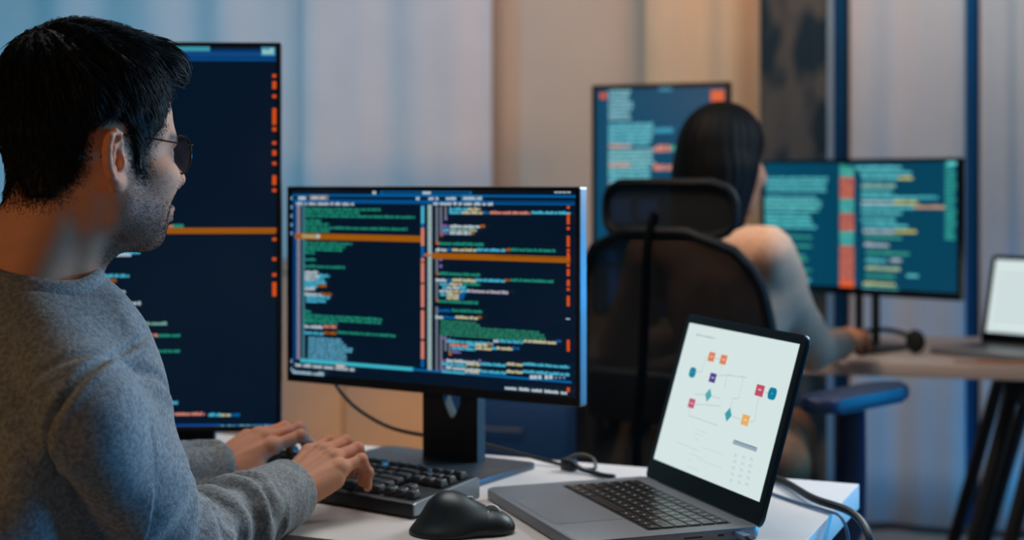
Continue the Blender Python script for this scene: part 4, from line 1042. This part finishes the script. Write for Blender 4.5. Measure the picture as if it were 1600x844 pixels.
# stubble hairs
bd = pick(HV, 13000, lambda v: sstep(-v[:, 2], .000, .045) * sstep(v[:, 0], -.002, .016) * (1 - sstep(-v[:, 2], .112, .122)) * (1 - .92 * np.exp(-(((v[:, 0] - .068) / .030) ** 2 + ((v[:, 2] + .026) / .024) ** 2))) * ((np.abs(v[:, 2] + .0615) > .010) | (v[:, 0] < .088)))
sv = strands(hs, bd, lambda P, t: np.stack([.35 + 0 * P[:, 0], 0 * P[:, 0], -1 + 0 * P[:, 0]], 1), .0014 + .0012 * rsn.rand(len(bd)), .0006 + .0008 * rsn.rand(len(bd)), np.full(len(bd), .00015), 2)
world_child('beard', xf(warp(sv[0]), HM), sv[1], M['hair'])

# ---- glasses
gl = bpy.data.objects.new('glasses', None); C.objects.link(gl); gl.parent = man
gl.matrix_local = Matrix.Translation(-Vector(man.location)) @ HM
M['frame'] = mat('spectacle_frame', srgb(14, 18, 22), .25, .3)
for sy in (-1, 1):
    Gm = Matrix.Translation((.1020, sy * .034, .010)) @ Matrix.Rotation(sy * R(7), 4, 'Z')
    ring = [Gm @ Vector((0, .0235 * math.cos(a), .0215 * math.sin(a))) for a in [2 * math.pi * k / 36 for k in range(36)]]
    bm = bmesh.new(); add_tube(bm, ring, .0013, 8, closed=True); fin('rim', bm, M['frame'], gl)
    bm = bmesh.new(); f = [bm.verts.new(Gm @ Vector((-.0006, .0228 * math.cos(a), .0208 * math.sin(a)))) for a in [2 * math.pi * k / 36 for k in range(36)]]
    g = [bm.verts.new(Gm @ Vector((.0006, .0228 * math.cos(a), .0208 * math.sin(a)))) for a in [2 * math.pi * k / 36 for k in range(36)]]
    bm.faces.new(f); bm.faces.new(g[::-1]); [bm.faces.new((f[k], f[(k + 1) % 36], g[(k + 1) % 36], g[k])) for k in range(36)]
    fin('lens', bm, M['lens'], gl)
    bm = bmesh.new(); add_tube(bm, smooth_path([(.0990, sy * .0575, .020), (.096, sy * .0645, .0200), (.085, sy * .0690, .0205), (.04, sy * .0745, .0255), (.004, sy * .0775, .0290), (-.016, sy * .0765, .020), (-.024, sy * .074, .004)], 6), .0010, 6)
    fin('temple', bm, M['frame'], gl)
bm = bmesh.new(); add_tube(bm, smooth_path([(.1060, -.0115, .017), (.1090, 0, .0215), (.1060, .0115, .017)], 6), .0011, 6); fin('bridge', bm, M['frame'], gl)

# ---- sweater
def sweater():
    s = SDF((-.90, 1.18, .50), (-.22, 2.20, 1.17), .0035)
    mid = C7 + BF * .075 - UP * .16
    s.ell(mid, (.160, .110, .19), .03, rot=Matrix((BR, BF, UP)).transposed())
    s.cap(C7 + BF * .02 - UP * .06, C7 + BF * .03 - UP * .06, .075, .075, .05)
    s.cap(C7 + BF * .035 - UP * .20, PEL + BF * .05 + UP * .03, .135, .150, .05)
    for sg in (-1, 1):
        s.ell(C7 + BR * .075 * sg - BF * .002 - UP * .15, (.085, .060, .13), .05, rot=Matrix((BR, BF, UP)).transposed())
        s.ell(PEL + BR * .06 * sg + UP * .06 + BF * .04, (.12, .13, .12), .05)
    for a, b, c in ((SHR, ELR, WRR), (SHL, ELL, WRL)):
        s.cap(C7 - UP * .030 + BF * .01, a + UP * .004, .046, .052, .05)
        s.cap(a, a + (b - a) * .5, .060, .064, .035); s.cap(a + (b - a) * .5, b, .066, .058, .02)
        s.ell(b - UP * .008, (.060, .060, .056), .02)
        s.cap(b, b + (c - b) * .55, .054, .049, .03); s.cap(b + (c - b) * .55, c, .047, .040, .02)
    # neck opening and cuffs
    nk = C7 + BF * .030
    s.cap(nk - UP * .05, HM @ Vector((-.03, 0, -.03)), .061, .061, .010, 's')
    for c, hd in ((WRR, hdR), (WRL, hdL)):
        ax = (c - (ELR if c is WRR else ELL)).normalized()
        s.cap(c + ax * .0, c + ax * .08, .034, .034, .004, 's')
        s.ell(c + ax * .062, (.048, .048, .048), .004, 's')
    return s
sw = sweater(); V, F = sw.mesh(); N = sw.grad(V)
def along(V, a, b):
    a, b = np.array(a), np.array(b); ab = b - a; L2 = (ab ** 2).sum(); t = (V - a) @ ab / L2; r_ = np.linalg.norm(V - a - np.clip(t, 0, 1)[:, None] * ab, axis=1); return t, r_, math.sqrt(L2)
disp = np.zeros(len(V)); 
for a, b, c in ((SHR, ELR, WRR), (SHL, ELL, WRL)):
    t, r_, L = along(V, b, c); m_ = sstep(-r_, -.09, -.07) * sstep(t, .02, .2) * (1 - sstep(t, .93, .99))
    th = vnoise(V, 22, 4)
    wv = np.sin((t * L) * 2 * math.pi / .042 + 2.6 * th + 1.5 * vnoise(V, 45, 8)); disp += m_ * (.0065 * wv * (.65 + .35 * vnoise(V, 30, 2)) )
    # turned-back ribbed cuff
    cf = sstep(t, .70, .73) * (1 - sstep(t, 1.02, 1.06)) * sstep(-r_, -.08, -.07); disp = disp * (1 - cf * .85) + cf * .0045
    t2, r2, L2 = along(V, a, b); m2 = sstep(-r2, -.11, -.08) * sstep(t2, .35, .8) * (1 - sstep(t2, 1.02, 1.2))
    disp += m2 * .0060 * np.sin(t2 * L2 * 2 * math.pi / .052 + 2.6 * vnoise(V, 14, 6))
    # armhole seam
    out = np.array((a - C7).normalized()); pl_ = (V - np.array(a)) @ out + .034 - .05 * sstep(-(V[:, 2] - a[2]), .02, .14)
    m3 = np.exp(-(pl_ / .0060) ** 2) * sstep(-r2 * 0 - np.linalg.norm(V - np.array(a), axis=1), -.17, -.13); disp -= .0055 * m3
    disp += .0030 * np.exp(-((pl_ - .013) / .008) ** 2) * sstep(-np.linalg.norm(V - np.array(a), axis=1), -.17, -.13)
# shoulder and armhole seams of the near side, then the deep fold between arm and back
def polyd(P2, pts):
    d = np.full(len(P2), 9.)
    for a_, b_ in zip(pts, pts[1:]):
        a_, b_ = np.array(a_), np.array(b_); e_ = b_ - a_; t_ = np.clip((P2 - a_) @ e_ / (e_ @ e_), 0, 1); d = np.minimum(d, np.linalg.norm(P2 - a_ - t_[:, None] * e_, axis=1))
    return d
P2 = V[:, [0, 2]]; bk = sstep(-N[:, 1], -.15, .15)
sd_ = np.minimum(polyd(P2, [(-.394, 1.020), (-.425, .99), (-.4475, .9515), (-.460, .915), (-.462, .88)]), polyd(P2, [(-.436, 1.088), (-.41, 1.045), (-.394, 1.020)]))
disp -= bk * .0050 * np.exp(-(sd_ / .0034) ** 2); disp += bk * .0022 * np.exp(-((sd_ - .009) / .005) ** 2)
fd_ = polyd(P2, [(-.505, 1.02), (-.492, .97), (-.470, .915), (-.445, .85), (-.43, .79)])
disp -= bk * .021 * np.exp(-(fd_ / .017) ** 2) * sstep(-V[:, 2], -1.04, -.93)
# drag lines over the back and from the armpit
q1 = (V - np.array(C7)); bu = q1 @ np.array(BR); bz = q1[:, 2]
onback = ((q1 @ np.array(BF)) < .06) * 1.0
disp += onback * .0085 * np.sin((bu * 1.0 - bz * .35) * 2 * math.pi / .085 + 1.7 * vnoise(V, 9, 12)) * sstep(-bz, .10, .22)
arm_ = (np.minimum(along(V, ELR, WRR)[1], along(V, ELL, WRL)[1]) < .075); disp = np.where(arm_, np.clip(disp, -.005, .008), disp); disp += .0016 * vnoise(V, 40, 21)
neckd = sw.sample(V) * 0
V = V + N * disp[:, None]
M['sweater'] = mat('heather_grey_knit', srgb(128, 130, 132), .92, noise=.30, nscale=210, bump=.45, bscale=420, spec=.15, sheen=.15)
nt = M['sweater'].node_tree
swo = world_child('sweater', V, F, M['sweater'])
md = swo.modifiers.new('smooth', 'CORRECTIVE_SMOOTH') if False else None
# neckband: ribbed ring lying on the neck opening
nk = C7 + BF * .030
axn = (HM @ Vector((-.03, 0, -.03)) - (nk - UP * .05)).normalized()
def neckband():
    """trace the neck opening: points on the sweater surface a fixed distance from the neck axis"""
    c0 = nk - UP * .05; u_ = axn.orthogonal().normalized(); v_ = axn.cross(u_); pts = []
    for k in range(64):
        a = 2 * math.pi * k / 64; d = u_ * math.cos(a) + v_ * math.sin(a); best = None
        for h_ in np.linspace(.16, -.06, 120):
            p = c0 + axn * float(h_) + d * .0655
            if sw.sample(np.array([p]))[0] < 0: best = p; break
        pts.append(best if best is not None else c0 + d * .0655)
    P = np.array(pts)
    for _ in range(6): P = (np.roll(P, 1, 0) + P * 2 + np.roll(P, -1, 0)) / 4
    return [Vector(p) for p in P]
NB = neckband()
bm = bmesh.new(); rings = []
c0 = sum(NB, Vector()) / len(NB)
for i, p in enumerate(NB):
    tdir = (NB[(i + 1) % 64] - NB[i - 1]).normalized(); o_ = (p - c0); o_ = (o_ - axn * o_.dot(axn)).normalized()
    rp = [(-.0060, .009), (-.0065, .000), (-.003, -.010), (.006, -.018), (.0145, -.014), (.0125, -.004), (.005, .007), (-.001, .012)]
    rings.append([bm.verts.new(p + o_ * a_ + axn * b_ - Vector(man.location)) for a_, b_ in rp])
for i in range(64):
    a, b = rings[i], rings[(i + 1) % 64]
    for k in range(8): bm.faces.new((a[k], a[(k + 1) % 8], b[(k + 1) % 8], b[k]))
nbo = fin('neckband', bm, M['sweater'], swo, ang=80)

# ---- trousers, shoes and stool (below the picture's lower edge)
s = SDF((-.95, 1.20, .02), (-.02, 2.15, .66), .010)
for sg in (-1, 1):
    hip = PEL + BR * .085 * sg - UP * .0; knee = hip + BF * .42 + BR * .05 * sg + UP * .0; ank = Vector((knee.x, knee.y, .10)) + BF * .02
    s.cap(hip, knee, .085, .062, .04); s.cap(knee, ank, .062, .045, .02); s.ell(hip - BF * .02, (.10, .10, .09), .04)
V, F = s.mesh(); world_child('trousers', V, F, M['denim'])
for sg in (-1, 1):
    hip = PEL + BR * .085 * sg; knee = hip + BF * .42 + BR * .05 * sg; ank = Vector((knee.x, knee.y, .0)) + BF * .02
    s = SDF(tuple(ank + Vector((-.2, -.2, -.02))), tuple(ank + Vector((.25, .3, .16))), .006)
    s.cap(ank + UP * .045, ank + BF * .15 + UP * .035, .042, .035, .02); s.cap(ank + UP * .05, ank + UP * .10, .045, .045, .02); s.half(ank + UP * .002, (0, 0, -1), .004)
    V, F = s.mesh(); world_child('shoe', V, F, M['black_matte'])
st = thing('stool', 'black round office stool under the man in the grey sweater', 'stool', (PEL.x, PEL.y, 0))
bm = bmesh.new(); add_lathe(bm, [(.17, .385), (.195, .395), (.20, .42), (.185, .438), (.0, .444)], seg=32); fin('seat', bm, M['black_matte'], st)
bm = bmesh.new(); add_lathe(bm, [(.026, .10), (.026, .30), (.018, .30), (.018, .386)], seg=16); fin('gas_column', bm, M['black'], st)
for k in range(5):
    a = 2 * math.pi * k / 5; bm = bmesh.new(); add_tube(bm, [(.02 * math.cos(a), .02 * math.sin(a), .115), (.26 * math.cos(a), .26 * math.sin(a), .075)], [.022, .014], 8); leg = fin('leg', bm, M['black'], st)
    bm = bmesh.new(); bmesh.ops.create_cone(bm, cap_ends=True, segments=16, radius1=.028, radius2=.028, depth=.03, matrix=Matrix.Translation((.26 * math.cos(a), .26 * math.sin(a), .028)) @ Matrix.Rotation(a, 4, 'Z') @ Matrix.Rotation(R(90), 4, 'X')); fin('caster', bm, M['black'], leg)

# ------------------------------------------------------------------ office chair of the second person
CA = math.atan2(-.6, .8); CHX, CHY = .345, 3.095
oc = thing('office_chair', 'black mesh office chair with headrest at the far desk', 'office chair', (CHX, CHY, 0), CA)
M['chairsp'] = mat('chair_spine', srgb(3, 6, 9), .9, spec=.05)
M['chairfr'] = mat('chair_frame_plastic', srgb(4, 13, 20), .6, spec=.2)
M['chairblue'] = mat('chair_armrest_plastic', srgb(20, 40, 74), .45)
def curved_panel(wd, z0, z1, y0, depth, nz=16, nx=20, taper=1., round_=.05, lum=.0):
    V = []; 
    for j in range(nz + 1):
        tz = j / nz; z = z0 + (z1 - z0) * tz; hw = wd / 2 * (taper + (1 - taper) * math.sin(math.pi * min(1, tz * .9 + .1)))
        e = min(tz, 1 - tz) * (z1 - z0); 
        if e < round_: hw -= round_ - math.sqrt(max(0, round_ ** 2 - (round_ - e) ** 2))
        for i in range(nx + 1):
            x = hw * (2 * i / nx - 1); V.append((x, y0 + depth * (1 - (2 * x / wd) ** 2) * -1 + lum * math.sin(math.pi * tz), z))
    F = [(j * (nx + 1) + i, j * (nx + 1) + i + 1, (j + 1) * (nx + 1) + i + 1, (j + 1) * (nx + 1) + i) for j in range(nz) for i in range(nx)]
    edge = [j * (nx + 1) for j in range(nz + 1)] + [nz * (nx + 1) + i for i in range(1, nx + 1)] + [j * (nx + 1) + nx for j in range(nz - 1, -1, -1)] + [i for i in range(nx - 1, 0, -1)]
    return V, F, [V[k] for k in edge]
def panel(V, F, edge, name, r_):
    o = link(name, fixmesh(name, np.array(V), np.array(F)), M['chairmesh'], oc); md = o.modifiers.new('t', 'SOLIDIFY'); md.thickness = .003
    bm = bmesh.new(); add_tube(bm, edge, r_, 8, closed=True); fin(name + '_frame', bm, M['chairfr'], oc); return o
pv = curved_panel(.47, .50, 1.085, -.04, .05, taper=.82, round_=.12, lum=.035); panel(*pv, 'backrest', .012)
pv = curved_panel(.31, 1.075, 1.185, -.03, .03, nz=10, taper=1., round_=.045); panel(*pv, 'headrest', .010)
bm = bmesh.new(); add_tube(bm, smooth_path([(0, -.10, .44), (0, -.155, .60), (0, -.13, .85), (0, -.115, 1.05), (0, -.085, 1.12)]), [.013] * 33, 10, flat=.6); fin('spine', bm, M['chairsp'], oc)
bm = bmesh.new(); add_box(bm, (0, -.06, .74), (.36, .035, .11), .015, 3); fin('lumbar_pad', bm, M['chairfr'], oc)
bm = bmesh.new(); add_prism(bm, [(p[0], p[1] + .20) for p in rrect(.50, .48, .09)], .44, .50, .018); fin('seat', bm, M['black_matte'], oc)
bm = bmesh.new(); add_box(bm, (0, .16, .415), (.20, .26, .05), .01); add_tube(bm, [(-.27, .14, .425), (.27, .14, .425)], .02, 10); fin('mechanism', bm, M['chairfr'], oc)
for sx in (-1, 1):
    bm = bmesh.new(); add_tube(bm, smooth_path([(sx * .26, .14, .425), (sx * .32, .14, .47), (sx * .325, .15, .56), (sx * .32, .16, .722)]), .021, 10, flat=1.5); ar = fin('armrest', bm, M['chairblue'], oc)
    bm = bmesh.new()
    add_prism(bm, [(p[1] + 0, p[0]) for p in rrect(.27, .10, .045)], 0, .03, .009)
    rot = Matrix.Translation((sx * .325, .17, .722)) @ Matrix.Rotation(R(-20 * sx), 4, 'Z')
    for v in bm.verts: v.co = rot @ Vector((v.co.x, v.co.y, v.co.z + .03 * max(0, v.co.y / .27)))
    fin('arm_pad', bm, M['chairblue'], ar)
bm = bmesh.new(); add_lathe(bm, [(.03, .10), (.03, .28), (.02, .28), (.02, .395)], seg=16); 
for v in bm.verts: v.co.y += .16
fin('gas_column', bm, M['chairfr'], oc)
for k in range(5):
    a = 2 * math.pi * k / 5 + .3; bm = bmesh.new(); add_tube(bm, [(.02 * math.cos(a), .16 + .02 * math.sin(a), .12), (.31 * math.cos(a), .16 + .31 * math.sin(a), .08)], [.028, .017], 8); leg = fin('leg', bm, M['chairfr'], oc)
    bm = bmesh.new(); bmesh.ops.create_cone(bm, cap_ends=True, segments=16, radius1=.03, radius2=.03, depth=.04, matrix=Matrix.Translation((.31 * math.cos(a), .16 + .31 * math.sin(a), .03)) @ Matrix.Rotation(a, 4, 'Z') @ Matrix.Rotation(R(90), 4, 'X')); fin('caster', bm, M['chairfr'], leg)

# ------------------------------------------------------------------ second person, seen from behind
WF = Vector((.5, .866, 0)); WR_ = Vector((.866, -.5, 0))
wC7 = Vector((.445, 3.17, 1.085)); wS = {1: Vector((.545, 3.135, 1.035)), -1: Vector((.315, 3.27, 1.025))}
wE = {1: Vector((.672, 3.30, .815)), -1: Vector((.255, 3.46, .80))}; wW = {1: Vector((.805, 3.56, .80)), -1: Vector((.42, 3.66, .80))}
wP = Vector((.48, 3.24, .575)); WL = Vector((.22, .975, 0))
who = Vector((.468, 3.235, 1.222)); wyaw = R(36); WHM = frame(who, (math.cos(wyaw), math.sin(wyaw), -.10))
woman = thing('person', 'long-haired person in a pale top, seen from behind in the mesh chair', 'person', (.50, 3.24, 0))
def wchild(name, V, F, m, cols=None): return world_child(name, V, F, m, cols, woman)
h2 = SDF((-.15, -.105, -.20), (.145, .105, .15), .003)
h2.ell((-.008, 0, .040), (.088, .070, .082), .01); h2.ell((.045, 0, -.030), (.046, .052, .064), .025); h2.ell((.07, 0, -.065), (.022, .026, .030), .02); h2.ell((.075, 0, -.09), (.014, .015, .012), .015)
h2.cap((.09, 0, .01), (.108, 0, -.022), .006, .008, .012); h2.chain([(.090, -.015, -.058), (.095, 0, -.055), (.090, .015, -.058)], [.004, .006, .004], .005)
for y in (-1, 1): h2.ell((.092, y * .03, .004), (.014, .016, .011), .012, 's'); h2.ell((.074, y * .029, .004), (.0115,) * 3, .002); h2.ell((-.008, y * .074, 0), (.016, .006, .028), .006); h2.ell((.055, y * .043, -.018), (.026, .018, .02), .02)
nn = WHM.inverted() @ (wC7 - UP * .03 + WF * .03); h2.cap((-.02, 0, -.04), tuple(nn), .046, .050, .03)
V, F = h2.mesh(); c = np.tile(SKIN * 1.05, (len(V), 1)); parts = [(xf(V, WHM), F, c)]
for sg in (1, -1):
    fwd = (Vector((.88, 3.74, .80)) - wW[1]) if sg == 1 else Vector((.5, .8, 0)); m4 = frame(wW[sg], tuple(Vector((fwd.x, fwd.y, .03))), (0, 0, 1))
    s, nails = hand_sdf(curR, thR, h=.003); V, F = s.mesh()
    if sg == -1: V = V * np.array([1, -1, 1]); F = F[:, ::-1]
    V = V * .92; parts.append((xf(V, m4), F, np.tile(SKIN, (len(V), 1))))
s = SDF((.10, 2.95, .50), (.92, 3.85, 1.14), .010)
s.cap(wC7 + WF * .03 - UP * .04, wP, .055, .10, .03)
for sg in (1, -1): s.cap(wC7 - UP * .045 + WF * .02, wS[sg], .035, .040, .03); s.cap(wS[sg], wE[sg], .038, .032, .02); s.cap(wE[sg], wW[sg], .032, .024, .02)
V, F = s.mesh(); parts.append((V, F, np.tile(SKIN, (len(V), 1)))); V, F, K = join_vf(parts); wchild('body', V, F, M['skin'], K)
s = SDF((.10, 2.92, .46), (.92, 3.85, 1.14), .006)
s.cap(wC7 + WF * .04 - UP * .11, wP + UP * .05, .095, .125, .04); rotw = Matrix((WR_, WF, UP)).transposed()
s.ell(wC7 + WF * .06 - UP * .14, (.15, .095, .15), .04, rot=rotw)
for sg in (1, -1):
    s.cap(wC7 - UP * .04 + WF * .02, wS[sg], .043, .050, .04); s.cap(wS[sg], wE[sg], .053, .047, .03); s.cap(wE[sg], wE[sg] + (wW[sg] - wE[sg]) * .85, .047, .036, .02)
s.cap(wC7 - UP * .05 + WF * .03, WHM @ Vector((-.02, 0, -.04)), .052, .052, .008, 's')
V, F = s.mesh(); N = s.grad(V); V = V + N * (.004 * vnoise(V, 30, 3))[:, None]
M['wtop'] = mat('pale_knit_top', srgb(196, 158, 134), .85, noise=.08, nscale=120, bump=.3); wchild('top', V, F, M['wtop'])
# hair: shoulder-length, falling behind
s = SDF((-.16, -.13, -.22), (.14, .13, .16), .0035)
s.ell((-.012, 0, .052), (.098, .082, .090), .01); s.ell((-.045, 0, -.02), (.070, .085, .115), .04); s.cap((-.045, -.03, -.02), (-.055, -.035, -.13), .052, .045, .03); s.cap((-.045, .03, -.02), (-.055, .035, -.13), .052, .045, .03)
for y in (-1, 1): s.ell((.000, y * .062, .01), (.030, .024, .085), .02); s.cap((-.015, y * .058, -.01), (-.02, y * .060, -.13), .030, .022, .03)
s.ell((.090, 0, -.030), (.075, .075, .095), .015, 's'); V, F = s.mesh(); V = V + s.grad(V) * (.0008 * np.sin(np.arctan2(V[:, 1], V[:, 0] + .03) * 26 + 2 * vnoise(V, 20, 2)))[:, None]
M['hair_long'] = mat('long_black_hair', srgb(4, 8, 13), .62, spec=.10); wchild('hair', xf(V, WHM), F, M['hair_long'])
s = SDF((.05, 2.90, .03), (1.2, 4.0, .72), .010)
for sg in (1, -1):
    hip = wP + WR_ * .08 * sg; knee = hip + WL * .40 + WR_ * .04 * sg; ank = Vector((knee.x, knee.y, .10)) - WF * .08
    s.cap(hip, knee, .080, .060, .04); s.cap(knee, ank, .060, .042, .02); s.ell(hip - WF * .03, (.105, .10, .09), .04)
V, F = s.mesh(); N = s.grad(V); V = V + N * (.008 * vnoise(V, 22, 5))[:, None]; wchild('trousers', V, F, M['tan'])
for sg in (1, -1):
    hip = wP + WR_ * .08 * sg; knee = hip + WL * .40 + WR_ * .04 * sg; ank = Vector((knee.x, knee.y, 0)) - WF * .08
    s = SDF(tuple(ank + Vector((-.2, -.2, -.02))), tuple(ank + Vector((.25, .3, .16))), .006)
    s.cap(ank + UP * .04, ank + WF * .14 + UP * .03, .038, .030, .02); s.cap(ank + UP * .05, ank + UP * .10, .040, .042, .02); s.half(ank + UP * .002, (0, 0, -1), .004)
    V, F = s.mesh(); wchild('shoe', V, F, M['white'])
